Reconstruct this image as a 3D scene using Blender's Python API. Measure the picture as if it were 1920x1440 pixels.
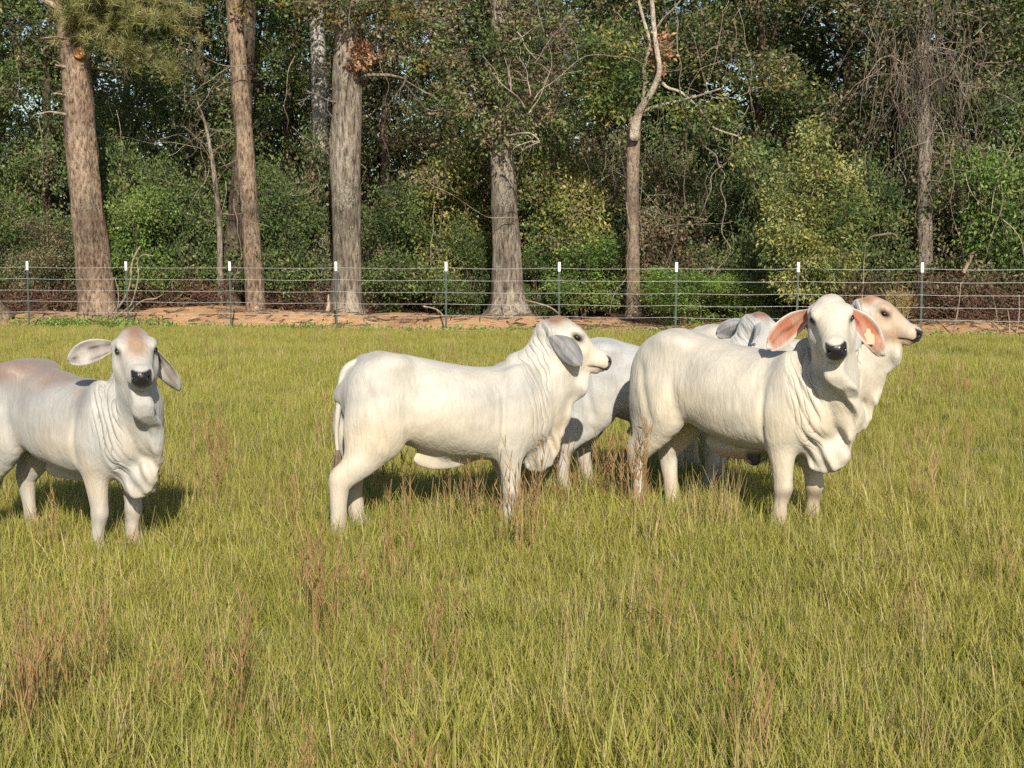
import bpy, math, random
import numpy as np
from mathutils import Vector, Matrix

for o in list(bpy.data.objects):
    bpy.data.objects.remove(o)
scene = bpy.context.scene
COL = scene.collection
R = math.radians

# ------------------------------------------------------------------ camera
EYE = 1.75                       # standing photographer
FPX = 2770.0                     # focal length in pixels of the 1920 px wide photograph
HORIZON = 475.0                  # image row of the horizon
PITCH = math.atan((720.0 - HORIZON) / FPX)
cam_d = bpy.data.cameras.new('camera')
cam_d.sensor_width = 36.0
cam_d.lens = FPX / 1920.0 * 36.0
cam_d.clip_start = 0.1
cam_d.clip_end = 2000.0
cam = bpy.data.objects.new('camera', cam_d)
COL.objects.link(cam)
cam.location = (0.0, 0.0, EYE)
cam.rotation_euler = (math.pi / 2 - PITCH, 0.0, 0.0)
scene.camera = cam

# ------------------------------------------------------------------ sky and sun
SUN_EL = R(30.0)
SUN_AZ = R(8.0)                 # degrees to the right of straight behind the camera
world = bpy.data.worlds.new('World')
scene.world = world
world.use_nodes = True
wn = world.node_tree.nodes
wn.clear()
w_out = wn.new('ShaderNodeOutputWorld')
w_bg = wn.new('ShaderNodeBackground')
w_sky = wn.new('ShaderNodeTexSky')
w_sky.sky_type = 'NISHITA'
w_sky.sun_disc = False
w_sky.sun_elevation = SUN_EL
w_sky.sun_rotation = math.pi - SUN_AZ
w_bg.inputs['Strength'].default_value = 0.085
world.node_tree.links.new(w_sky.outputs[0], w_bg.inputs['Color'])
world.node_tree.links.new(w_bg.outputs[0], w_out.inputs['Surface'])

sun_d = bpy.data.lights.new('sun', 'SUN')
sun_d.energy = 5.0
sun_d.angle = R(0.53)
sun_d.color = (1.0, 0.91, 0.77)
sun = bpy.data.objects.new('sun', sun_d)
COL.objects.link(sun)
to_sun = Vector((math.sin(SUN_AZ) * math.cos(SUN_EL), -math.cos(SUN_AZ) * math.cos(SUN_EL), math.sin(SUN_EL)))
sun.rotation_euler = to_sun.to_track_quat('Z', 'Y').to_euler()
sun.location = (6.0, -10.0, 12.0)

scene.view_settings.view_transform = 'Standard'
scene.view_settings.look = 'None'
scene.view_settings.gamma = 1.0
scene.view_settings.use_curve_mapping = False
scene.view_settings.exposure = 0.62
scene.render.engine = 'CYCLES'
scene.cycles.max_bounces = 6
scene.cycles.transmission_bounces = 4
scene.cycles.use_denoising = False

# ------------------------------------------------------------------ helpers
def smooth(a, b, x):
    t = np.clip((x - a) / (b - a), 0.0, 1.0)
    return t * t * (3.0 - 2.0 * t)

def ground_at(px, py, z=0.0):
    """Point on the plane at height z seen at a pixel of the photograph."""
    cx, cy = (px - 960.0) / FPX, (720.0 - py) / FPX
    d = Vector((cx, math.cos(PITCH) + cy * math.sin(PITCH), -math.sin(PITCH) + cy * math.cos(PITCH)))
    t = (z - EYE) / d.z
    return Vector((d.x * t, d.y * t, z))

def at_depth(px, py, y):
    """Point seen at a pixel, y metres ahead."""
    cx, cy = (px - 960.0) / FPX, (720.0 - py) / FPX
    d = Vector((cx, math.cos(PITCH) + cy * math.sin(PITCH), -math.sin(PITCH) + cy * math.cos(PITCH)))
    t = y / d.y
    return Vector((d.x * t, y, EYE + d.z * t))

def noise3(p, scale, seed, octaves=1):
    """Cheap smooth noise (sum of random waves), about -1..1."""
    rs = np.random.RandomState(seed)
    out = np.zeros(len(p))
    amp = 1.0
    for o in range(octaves):
        for k in range(6):
            d = rs.normal(size=3)
            d /= np.linalg.norm(d)
            out += amp * np.sin(p @ (d * scale * rs.uniform(0.7, 1.4)) + rs.uniform(0, 6.28)) / 2.6
        amp *= 0.5
        scale *= 2.1
    return out

class Builder:
    """Collects geometry; build() links it as ONE mesh object."""
    def __init__(self):
        self.v, self.f, self.m, self.n = [], [], [], 0
        self.attr = {}
    def add(self, verts, faces, mat=0, **attrs):
        verts = np.asarray(verts, dtype=np.float64).reshape(-1, 3)
        faces = np.asarray(faces, dtype=np.int64)
        self.v.append(verts)
        self.f.append(faces + self.n)
        self.m.append(np.full(len(faces), mat, dtype=np.int32))
        for k, a in attrs.items():
            self.attr.setdefault(k, []).append(np.broadcast_to(np.asarray(a, dtype=np.float64), (len(faces),)))
        self.n += len(verts)
    def tube(self, pts, radii, sides=6, mat=0, cap=True, **attrs):
        v, q, t = tube_geo(pts, radii, sides, cap)
        n0 = self.n
        self.add(v, q, mat, **attrs)
        if cap:
            self.v.append(np.zeros((0, 3)))
            self.f.append(np.asarray(t) + n0)
            self.m.append(np.full(len(t), mat, dtype=np.int32))
            for k, a in attrs.items():
                self.attr[k].append(np.broadcast_to(np.asarray(a, dtype=np.float64), (len(t),)))
    def mesh(self, name, mats, shade=True):
        v = np.concatenate(self.v)
        return np_mesh(name, v, self.f, np.concatenate(self.m), mats, shade,
                       {k: np.concatenate(a) for k, a in self.attr.items()})
    def build(self, name, mats, parent=None, shade=True):
        return link(name, self.mesh(name, mats, shade), parent)

def np_mesh(name, v, face_sets, mat_idx, mats, shade=True, fattr=None):
    me = bpy.data.meshes.new(name)
    me.vertices.add(len(v))
    me.vertices.foreach_set('co', np.ascontiguousarray(v, dtype=np.float32).ravel())
    tot = np.concatenate([np.full(len(f), f.shape[1], dtype=np.int32) for f in face_sets if len(f)])
    idx = np.concatenate([f.ravel() for f in face_sets if len(f)]).astype(np.int32)
    me.loops.add(len(idx))
    me.loops.foreach_set('vertex_index', idx)
    me.polygons.add(len(tot))
    start = np.concatenate([[0], np.cumsum(tot)[:-1]]).astype(np.int32)
    me.polygons.foreach_set('loop_start', start)
    me.polygons.foreach_set('loop_total', tot)
    if mat_idx is not None:
        me.polygons.foreach_set('material_index', mat_idx.astype(np.int32))
    me.polygons.foreach_set('use_smooth', np.full(len(tot), bool(shade)))
    for k, a in (fattr or {}).items():
        at = me.attributes.new(k, 'FLOAT', 'FACE')
        at.data.foreach_set('value', a.astype(np.float32))
    for m in (mats if isinstance(mats, (list, tuple)) else [mats]):
        me.materials.append(m)
    me.update(calc_edges=True)
    return me

def link(name, me, parent=None):
    o = bpy.data.objects.new(name, me)
    COL.objects.link(o)
    if parent is not None:
        o.parent = parent
    return o

def tag(o, label=None, cat=None, group=None, kind=None):
    if label: o['label'] = label
    if cat: o['category'] = cat
    if group: o['group'] = group
    if kind: o['kind'] = kind
    return o

def empty(name, loc, rz=0.0):
    o = bpy.data.objects.new(name, None)
    COL.objects.link(o)
    o.empty_display_size = 0.2
    o.location = loc
    o.rotation_euler = (0, 0, rz)
    return o

def tube_geo(pts, radii, sides=6, cap=True):
    pts = np.asarray(pts, dtype=np.float64)
    n = len(pts)
    radii = np.broadcast_to(np.asarray(radii, dtype=np.float64), (n,))
    tan = np.gradient(pts, axis=0)
    tan /= np.linalg.norm(tan, axis=1)[:, None] + 1e-12
    ref = np.array([1.0, 0.0, 0.0]) if abs(tan[0, 0]) < 0.8 else np.array([0.0, 1.0, 0.0])
    ang = np.arange(sides) / sides * 2 * np.pi
    v = np.zeros((n, sides, 3))
    for i in range(n):
        a = ref - tan[i] * (ref @ tan[i])
        a /= np.linalg.norm(a)
        b = np.cross(tan[i], a)
        v[i] = pts[i] + radii[i] * (np.cos(ang)[:, None] * a + np.sin(ang)[:, None] * b)
        ref = a
    i, j = np.meshgrid(np.arange(n - 1), np.arange(sides), indexing='ij')
    j2 = (j + 1) % sides
    q = np.stack([i * sides + j, i * sides + j2, (i + 1) * sides + j2, (i + 1) * sides + j], -1).reshape(-1, 4)
    t = []
    if cap:
        for k in range(1, sides - 1):
            t.append((0, k + 1, k))
            t.append(((n - 1) * sides, (n - 1) * sides + k, (n - 1) * sides + k + 1))
    return v.reshape(-1, 3), q, np.array(t, dtype=np.int64).reshape(-1, 3)

def catmull(p, per=4):
    p = np.asarray(p, dtype=np.float64)
    if p.ndim == 1:
        p = p[:, None]
    q = np.vstack([2 * p[0] - p[1], p, 2 * p[-1] - p[-2]])
    out = []
    for i in range(1, len(q) - 2):
        for k in range(per):
            t = k / per
            a, b, c, d = q[i - 1], q[i], q[i + 1], q[i + 2]
            out.append(0.5 * (2 * b + (c - a) * t + (2 * a - 5 * b + 4 * c - d) * t * t + (3 * b - a - 3 * c + d) * t ** 3))
    out.append(p[-1])
    return np.array(out)

# ------------------------------------------------------------------ material helpers
def new_mat(name):
    m = bpy.data.materials.new(name)
    m.use_nodes = True
    nt = m.node_tree
    bsdf = nt.nodes['Principled BSDF']
    return m, nt, bsdf

def N(nt, kind, **kw):
    n = nt.nodes.new(kind)
    for k, v in kw.items():
        setattr(n, k, v)
    return n

def ramp(nt, fac, stops, interp='LINEAR'):
    r = N(nt, 'ShaderNodeValToRGB')
    r.color_ramp.interpolation = interp
    el = r.color_ramp.elements
    while len(el) < len(stops):
        el.new(0.5)
    for e, (p, c) in zip(el, stops):
        e.position = p
        e.color = (c[0], c[1], c[2], 1.0)
    nt.links.new(fac, r.inputs['Fac'])
    return r.outputs['Color']

def noise_node(nt, scale, detail=4.0, rough=0.55, coord=None, stretch=None):
    n = N(nt, 'ShaderNodeTexNoise')
    n.inputs['Scale'].default_value = scale
    n.inputs['Detail'].default_value = detail
    n.inputs['Roughness'].default_value = rough
    if coord is None:
        coord = N(nt, 'ShaderNodeTexCoord').outputs['Object']
    if stretch is not None:
        mp = N(nt, 'ShaderNodeMapping')
        mp.inputs['Scale'].default_value = stretch
        nt.links.new(coord, mp.inputs['Vector'])
        coord = mp.outputs['Vector']
    nt.links.new(coord, n.inputs['Vector'])
    return n.outputs['Fac']

def world_pos(nt):
    return N(nt, 'ShaderNodeNewGeometry').outputs['Position']

def mix_col(nt, fac, a, b, blend='MIX'):
    m = N(nt, 'ShaderNodeMix', data_type='RGBA', blend_type=blend)
    for sock, val in ((m.inputs['Factor'], fac), (m.inputs[6], a), (m.inputs[7], b)):
        if isinstance(val, (int, float)):
            sock.default_value = val
        elif isinstance(val, tuple):
            sock.default_value = (val[0], val[1], val[2], 1.0)
        else:
            nt.links.new(val, sock)
    return m.outputs[2]

def bump(nt, bsdf, height, strength=0.5, dist=0.02):
    b = N(nt, 'ShaderNodeBump')
    b.inputs['Strength'].default_value = strength
    b.inputs['Distance'].default_value = dist
    nt.links.new(height, b.inputs['Height'])
    nt.links.new(b.outputs['Normal'], bsdf.inputs['Normal'])
    return b

def attr_node(nt, name):
    return N(nt, 'ShaderNodeAttribute', attribute_name=name)

def leaf_mat(name, stops, trans=0.35, rough=0.55, patch=0.5, patch_scale=0.9):
    """Leaves: colour varies per leaf (attribute rnd) and by clump, some light passes through."""
    m, nt, b = new_mat(name)
    rnd = attr_node(nt, 'rnd').outputs['Fac']
    nz = noise_node(nt, patch_scale, 2.0, coord=world_pos(nt))
    mr = N(nt, 'ShaderNodeMapRange')
    mr.inputs['From Min'].default_value = 0.3
    mr.inputs['From Max'].default_value = 0.7
    nt.links.new(nz, mr.inputs['Value'])
    mx = N(nt, 'ShaderNodeMix')
    mx.inputs['Factor'].default_value = patch
    nt.links.new(rnd, mx.inputs[2])
    nt.links.new(mr.outputs[0], mx.inputs[3])
    col = ramp(nt, mx.outputs[0], stops)
    nt.links.new(col, b.inputs['Base Color'])
    b.inputs['Roughness'].default_value = rough
    b.inputs['Specular IOR Level'].default_value = 0.35
    tr = N(nt, 'ShaderNodeBsdfTranslucent')
    nt.links.new(col, tr.inputs['Color'])
    ms = N(nt, 'ShaderNodeMixShader')
    ms.inputs['Fac'].default_value = trans
    nt.links.new(b.outputs[0], ms.inputs[1])
    nt.links.new(tr.outputs[0], ms.inputs[2])
    nt.links.new(ms.outputs[0], nt.nodes['Material Output'].inputs['Surface'])
    return m
# ------------------------------------------------------------------ ground
FA, FB = 35.3 - 0.214 * 11.5, -0.214            # the fence runs along y = FA + FB * x
def fence_y(x):
    return FA + FB * x

def wood_xy(px, s):
    """Ground position seen in image column px, s metres behind the fence line."""
    k = (px - 960.0) / FPX
    y = (FA + s) / (1.0 - FB * k)
    return k * y, y

def bank_z(x, s):
    """Height of the scraped dirt bank and the woodland floor behind the fence."""
    x, s = np.asarray(x, float), np.asarray(s, float)
    p = np.stack([x, s, 0 * x], -1).reshape(-1, 3)
    n = noise3(p, 0.9, 5, 2).reshape(x.shape)
    n2 = noise3(p, 3.2, 6, 2).reshape(x.shape)
    h = 0.27 + 0.09 * n
    return -0.06 + (h + 0.06) * smooth(-0.1, 2.0, s + 0.35 * n) - 0.14 * smooth(3.0, 6.5, s) + 0.035 * n2 * smooth(0.2, 0.9, s)

def sheet_obj(name, xs, ss, zf, mat):
    X, S = np.meshgrid(xs, ss, indexing='ij')
    Y = fence_y(X) + S
    v = np.stack([X, Y, zf(X, S)], -1).reshape(-1, 3)
    n, m = X.shape
    i, j = np.meshgrid(np.arange(n - 1), np.arange(m - 1), indexing='ij')
    a = i * m + j
    q = np.stack([a, a + m, a + m + 1, a + 1], -1).reshape(-1, 4)
    b = Builder()
    b.add(v, q)
    o = b.build(name, [mat])
    return tag(o, kind='structure')

def ground_mat():
    m, nt, b = new_mat('pasture_soil')
    pos = world_pos(nt)
    n1 = noise_node(nt, 0.6, 5.0, coord=pos)
    n2 = noise_node(nt, 14.0, 5.0, 0.65, coord=pos)
    c1 = ramp(nt, n1, [(0.35, (0.075, 0.080, 0.022)), (0.65, (0.115, 0.105, 0.035))])
    c2 = ramp(nt, n2, [(0.3, (0.055, 0.050, 0.020)), (0.7, (0.16, 0.14, 0.06))])
    nt.links.new(mix_col(nt, 0.5, c1, c2), b.inputs['Base Color'])
    b.inputs['Roughness'].default_value = 0.95
    bump(nt, b, n2, 0.8, 0.05)
    return m

def dirt_mat():
    m, nt, b = new_mat('sandy_dirt')
    pos = world_pos(nt)
    n1 = noise_node(nt, 1.3, 4.0, coord=pos)
    n2 = noise_node(nt, 9.0, 6.0, 0.7, coord=pos)
    c1 = ramp(nt, n1, [(0.3, (0.34, 0.175, 0.075)), (0.5, (0.47, 0.265, 0.125)), (0.7, (0.55, 0.35, 0.19))])
    c2 = ramp(nt, n2, [(0.30, (0.14, 0.085, 0.045)), (0.48, (0.40, 0.24, 0.12)), (0.75, (0.52, 0.36, 0.22))])
    nt.links.new(mix_col(nt, 0.55, c1, c2), b.inputs['Base Color'])
    b.inputs['Roughness'].default_value = 0.95
    bump(nt, b, n2, 1.0, 0.08)
    return m

def litter_mat():
    m, nt, b = new_mat('leaf_litter')
    pos = world_pos(nt)
    n2 = noise_node(nt, 11.0, 6.0, 0.7, coord=pos)
    c = ramp(nt, n2, [(0.3, (0.030, 0.020, 0.012)), (0.55, (0.085, 0.052, 0.028)), (0.75, (0.16, 0.10, 0.055))])
    nt.links.new(c, b.inputs['Base Color'])
    b.inputs['Roughness'].default_value = 0.95
    bump(nt, b, n2, 1.0, 0.08)
    return m

M_SOIL, M_DIRT, M_LITTER = ground_mat(), dirt_mat(), litter_mat()
g = Builder()
g.add([(-600, -300, 0), (600, -300, 0), (600, 900, 0), (-600, 900, 0)], [(0, 1, 2, 3)])
tag(g.build('ground', [M_SOIL]), kind='structure')
sheet_obj('dirt_bank', np.arange(-24, 24.01, 0.11), np.concatenate([np.arange(-0.7, 3.2, 0.09), np.arange(3.2, 4.3, 0.3)]), bank_z, M_DIRT)
sheet_obj('forest_floor', np.arange(-34, 34.01, 0.5), np.arange(3.4, 46, 0.5), lambda x, s: bank_z(x, s) - 0.02 + 0.05 * smooth(4, 8, s), M_LITTER)
# ------------------------------------------------------------------ woodland
def bark_mat(name, dark, mid, light, vscale=0.28, lichen=0.25):
    m, nt, b = new_mat(name)
    plates = noise_node(nt, 15.0, 5.0, 0.7, stretch=(1.0, 1.0, vscale))
    patch = noise_node(nt, 1.7, 3.0, coord=None)
    spots = noise_node(nt, 26.0, 3.0, 0.6)
    c = ramp(nt, plates, [(0.36, dark), (0.47, mid), (0.62, light)])
    pl = ramp(nt, patch, [(0.48, (0, 0, 0)), (0.62, (1, 1, 1))])
    sp = ramp(nt, spots, [(0.46, (0, 0, 0)), (0.58, (1, 1, 1))])
    fac = N(nt, 'ShaderNodeMath', operation='MULTIPLY')
    nt.links.new(pl, fac.inputs[0])
    nt.links.new(sp, fac.inputs[1])
    f2 = N(nt, 'ShaderNodeMath', operation='MULTIPLY')
    nt.links.new(fac.outputs[0], f2.inputs[0])
    f2.inputs[1].default_value = lichen
    big = noise_node(nt, 0.9, 4.0, 0.6, stretch=(1.0, 1.0, 0.6))  # broad patches of shade on the trunks, painted into the bark colour
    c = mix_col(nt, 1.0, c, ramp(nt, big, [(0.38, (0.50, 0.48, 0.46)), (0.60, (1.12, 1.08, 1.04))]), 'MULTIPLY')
    c = mix_col(nt, f2.outputs[0], c, (0.42, 0.40, 0.32))
    nt.links.new(c, b.inputs['Base Color'])
    b.inputs['Roughness'].default_value = 0.9
    b.inputs['Specular IOR Level'].default_value = 0.2
    bump(nt, b, plates, 1.0, 0.09)
    return m

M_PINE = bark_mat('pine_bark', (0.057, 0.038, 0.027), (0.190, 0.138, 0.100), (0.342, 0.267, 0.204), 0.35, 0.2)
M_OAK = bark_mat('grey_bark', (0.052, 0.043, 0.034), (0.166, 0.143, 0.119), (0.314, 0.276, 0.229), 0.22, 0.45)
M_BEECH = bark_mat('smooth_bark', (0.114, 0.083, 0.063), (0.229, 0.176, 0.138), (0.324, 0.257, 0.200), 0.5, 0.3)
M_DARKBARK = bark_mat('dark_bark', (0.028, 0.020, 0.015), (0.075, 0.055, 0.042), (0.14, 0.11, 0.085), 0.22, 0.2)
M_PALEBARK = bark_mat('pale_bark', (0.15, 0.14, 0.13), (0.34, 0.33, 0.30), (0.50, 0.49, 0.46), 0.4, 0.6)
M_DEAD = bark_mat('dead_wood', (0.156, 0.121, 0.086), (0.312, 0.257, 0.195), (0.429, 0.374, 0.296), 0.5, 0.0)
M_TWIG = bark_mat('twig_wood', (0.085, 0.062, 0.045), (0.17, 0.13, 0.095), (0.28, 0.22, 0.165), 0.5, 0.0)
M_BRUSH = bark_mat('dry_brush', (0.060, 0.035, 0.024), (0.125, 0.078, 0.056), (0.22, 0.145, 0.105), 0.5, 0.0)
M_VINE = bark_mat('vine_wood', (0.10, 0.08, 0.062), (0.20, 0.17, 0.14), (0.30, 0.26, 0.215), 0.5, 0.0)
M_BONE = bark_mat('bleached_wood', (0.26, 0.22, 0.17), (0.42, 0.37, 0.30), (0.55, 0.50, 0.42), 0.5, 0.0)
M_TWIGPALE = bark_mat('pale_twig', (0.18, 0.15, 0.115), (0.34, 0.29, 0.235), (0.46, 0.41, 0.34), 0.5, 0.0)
def cut_mat():
    m, nt, b = new_mat('cut_wood')
    w = N(nt, 'ShaderNodeTexWave', wave_type='RINGS')
    w.inputs['Scale'].default_value = 9.0
    w.inputs['Distortion'].default_value = 2.0
    nt.links.new(N(nt, 'ShaderNodeTexCoord').outputs['Object'], w.inputs['Vector'])
    nt.links.new(ramp(nt, w.outputs['Fac'], [(0.2, (0.30, 0.12, 0.035)), (0.8, (0.52, 0.25, 0.09))]), b.inputs['Base Color'])
    b.inputs['Roughness'].default_value = 0.8
    return m
M_CUT = cut_mat()

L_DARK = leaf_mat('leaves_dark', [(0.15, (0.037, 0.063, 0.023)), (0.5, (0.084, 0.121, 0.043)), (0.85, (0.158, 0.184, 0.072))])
L_MID = leaf_mat('leaves_mid', [(0.15, (0.049, 0.089, 0.025)), (0.5, (0.111, 0.169, 0.047)), (0.85, (0.232, 0.275, 0.085))])
L_BRIGHT = leaf_mat('leaves_bright', [(0.15, (0.074, 0.146, 0.025)), (0.5, (0.168, 0.275, 0.053)), (0.85, (0.314, 0.405, 0.106))])
L_YELLOW = leaf_mat('leaves_yellow_green', [(0.15, (0.092, 0.114, 0.029)), (0.5, (0.213, 0.221, 0.060)), (0.85, (0.408, 0.367, 0.117))])
L_LIGHT = leaf_mat('leaves_light', [(0.15, (0.128, 0.152, 0.044)), (0.5, (0.244, 0.260, 0.087)), (0.85, (0.384, 0.381, 0.161))])
L_OLIVE = leaf_mat('leaves_olive', [(0.15, (0.081, 0.073, 0.045)), (0.5, (0.186, 0.157, 0.090)), (0.85, (0.347, 0.277, 0.176))])
L_GOLD = leaf_mat('leaves_golden', [(0.15, (0.09, 0.085, 0.016)), (0.5, (0.22, 0.17, 0.035)), (0.85, (0.34, 0.24, 0.06))])
L_RUST = leaf_mat('leaves_dead_rust', [(0.15, (0.16, 0.075, 0.040)), (0.5, (0.33, 0.17, 0.095)), (0.85, (0.46, 0.28, 0.17))])
L_NEEDLE = leaf_mat('pine_needles', [(0.15, (0.110, 0.131, 0.044)), (0.5, (0.230, 0.235, 0.078)), (0.85, (0.400, 0.348, 0.164))])

def add_leaves(b, P, rs, L, W, mat=0, out=None, droop=0.2, jitter=0.5):
    """Folded leaf blades at the points P."""
    n = len(P)
    d = rs.normal(size=(n, 3))
    if out is not None:
        d = d + out * 0.9
    d[:, 2] -= droop
    d /= np.linalg.norm(d, axis=1)[:, None]
    r = rs.normal(size=(n, 3))
    r[:, 1] *= 0.7
    s = np.cross(d, r)
    s /= np.linalg.norm(s, axis=1)[:, None]
    nn = np.cross(s, d)
    l = (L * (1 + jitter * rs.uniform(-1, 1, n)))[:, None]
    w = (W * (1 + jitter * rs.uniform(-1, 1, n)))[:, None] * 0.5
    v = np.stack([P, P + d * l * 0.45 + s * w + nn * w * 0.35, P + d * l, P + d * l * 0.45 - s * w + nn * w * 0.35], 1).reshape(-1, 3)
    f = np.arange(4 * n).reshape(-1, 4)
    b.add(v, f, mat, rnd=rs.uniform(0, 1, n))

def clusters(rs, lobes, per_m3=None, n=None, shell=0.45):
    """Points (twig ends) inside ellipsoid lobes [(centre, radii, weight)], denser towards the outside."""
    out = []
    tot = sum(l[2] for l in lobes)
    for c, r, w in lobes:
        k = int(round(n * w / tot))
        d = rs.normal(size=(k, 3))
        d /= np.linalg.norm(d, axis=1)[:, None]
        rad = (shell + (1 - shell) * rs.uniform(0, 1, k) ** 0.7) * (1 + 0.16 * rs.normal(size=k))
        out.append(np.array(c) + d * rad[:, None] * np.array(r))
    return np.concatenate(out)

def crown(rs, lobes, n, per, sigma, L, W, twig_from=None, mats=1, mat_p=None, flat=0.75):
    """Foliage mesh builder: leaf clumps on twigs."""
    b = Builder()
    C = clusters(rs, lobes, n=n)
    cen = np.mean([np.array(l[0]) for l in lobes], axis=0)
    pick = rs.choice(mats, size=len(C), p=mat_p)
    for m in range(mats):
        Cm = C[pick == m]
        if not len(Cm):
            continue
        sz = np.repeat(sigma * rs.uniform(0.6, 1.4, len(Cm)), per)[:, None]
        P = np.repeat(Cm, per, 0) + rs.normal(size=(len(Cm) * per, 3)) * sz * (1, 1, flat)
        o = P - cen
        o /= np.linalg.norm(o, axis=1)[:, None] + 1e-6
        add_leaves(b, P, rs, L, W, m, o)
    return b, C

def twigs(b, rs, C, roots, r0=0.012, frac=0.5, mat=0, sides=3, **attrs):
    """Thin branches from the nearest root point to clump centres."""
    roots = np.asarray(roots, float)
    for c in C[rs.uniform(size=len(C)) < frac]:
        d = np.linalg.norm(roots - c, axis=1) + rs.uniform(0, 0.4, len(roots))
        a = roots[np.argmin(d)]
        mid = (a + c) / 2 + rs.normal(size=3) * 0.12 * np.linalg.norm(c - a)
        b.tube(catmull([a, mid, c], 3), np.linspace(r0, r0 * 0.3, 7), sides, mat, cap=False, **attrs)

def trunk_geo(b, pts, radii, rs, sides=26, per=10, ridge=0.05, flare=0.0, mat=0, lobes=5):
    """Trunk with bark ridges and, at the foot, root flare."""
    dat = catmull(np.hstack([np.array(pts, float), np.array(radii, float)[:, None]]), per)
    P, r = dat[:, :3], np.maximum(dat[:, 3], 0.004)
    v, q, t = tube_geo(P, r, sides, True)
    ring = np.repeat(np.arange(len(P)), sides)
    c = P[ring]
    rel = v - c
    L = np.linalg.norm(rel, axis=1)[:, None] + 1e-9
    ang = np.arctan2(rel[:, 1], rel[:, 0])
    h = c[:, 2] - P[0, 2]
    q3 = np.stack([np.cos(ang) * 3, np.sin(ang) * 3, h * 0.8], -1)
    seed = rs.randint(1e6)
    nz = np.abs(noise3(q3, 3.2, seed, 2)) * ridge - ridge * 0.4 + 0.035 * noise3(q3, 0.8, seed + 1)
    ph = rs.uniform(0, 6.28)
    fl = flare * np.exp(-h / 0.45) * (1.0 + 0.45 * np.cos(lobes * ang + ph) + 0.25 * np.cos(3 * ang + 2 * ph))
    v = c + rel * (1 + nz + fl)[:, None]
    n0 = b.n
    b.add(v, q, mat)
    b.v.append(np.zeros((0, 3))); b.f.append(t + n0); b.m.append(np.full(len(t), mat, dtype=np.int32))
    return P, r

def pix_path(path, Y, base_z=None):
    """[(px, py, width px)] traced up a trunk standing Y metres ahead -> points and radii."""
    pts, rad = [], []
    for px, py, w in path:
        pts.append(np.array(at_depth(px, py, Y)))
        rad.append(w * 0.5 * Y / FPX)
    return np.array(pts), np.array(rad)

def stand(px, s):
    x, y = wood_xy(px, s)
    return Vector((x, y, float(bank_z(np.array([x]), np.array([s]))[0]) - 0.03))

def dead_branch(b, rs, a, d, L, r, forks=2, wob=0.18, mat=0, sides=6, depth=0):
    a, d = np.array(a, float), np.array(d, float)
    d /= np.linalg.norm(d)
    n = 5
    p, pts = a.copy(), [a.copy()]
    for i in range(n):
        d = d + rs.normal(size=3) * wob
        d /= np.linalg.norm(d)
        p = p + d * L / n
        pts.append(p.copy())
    b.tube(catmull(pts, 3), np.linspace(r, r * 0.35, 3 * n + 1), sides, mat)
    if depth < 2:
        for k in range(forks):
            i = rs.randint(2, n + 1)
            dd = d + rs.normal(size=3) * 0.6
            dead_branch(b, rs, pts[i], dd, L * rs.uniform(0.4, 0.7), r * 0.5, max(forks - 1, 1), wob, mat, max(sides - 2, 3), depth + 1)

def local(root, pts):
    return np.asarray(pts, float) - np.array(root.location)

# ---- the tall trunks at the edge of the wood
rs = np.random.RandomState(3)

# leaning pine at the left
Y = wood_xy(182, 2.4)[1]
pth, rad = pix_path([(186, 600, 70), (183, 560, 66), (172, 470, 62), (160, 360, 58), (151, 260, 56), (143, 160, 53), (136, 90, 50), (124, 0, 47), (108, -120, 44), (90, -280, 40), (80, -420, 24)], Y)
pine = empty('pine_tree', pth[0])
tag(pine, 'leaning pine with pink brown bark and broken branch stubs, behind the fence at the left', 'tree', 'tall trees at the edge of the wood')
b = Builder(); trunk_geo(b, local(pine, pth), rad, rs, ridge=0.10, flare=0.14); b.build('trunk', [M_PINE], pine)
for px, py, L, dz in ((118, 215, 0.52, 0.28), (119, 178, 0.36, 0.15), (120, 125, 0.32, 0.10), (128, 75, 0.5, 0.15)):
    b = Builder()
    dead_branch(b, rs, local(pine, np.array(at_depth(px + 8, py, Y - 0.25))), (-1, -0.35, dz), L, 0.045, 1, 0.16)
    b.build('broken_branch', [M_DEAD], pine)
b = Builder()
a = np.array(at_depth(128, 22, Y - 0.1))
dead_branch(b, rs, local(pine, a), (-1, -0.2, 0.33), 1.35, 0.09, 1, 0.08, sides=8)
b.build('broken_branch', [M_DEAD], pine)
b = Builder()                                            # sawn limb scar
c = local(pine, np.array(at_depth(148, 99, Y - 0.36)))
b.tube([c + (0, 0.14, 0), c + (0, -0.02, 0), c + (0, -0.035, 0)], [0.15, 0.14, 0.11], 18)
b.build('sawn_limb_stub', [M_CUT], pine)
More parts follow.
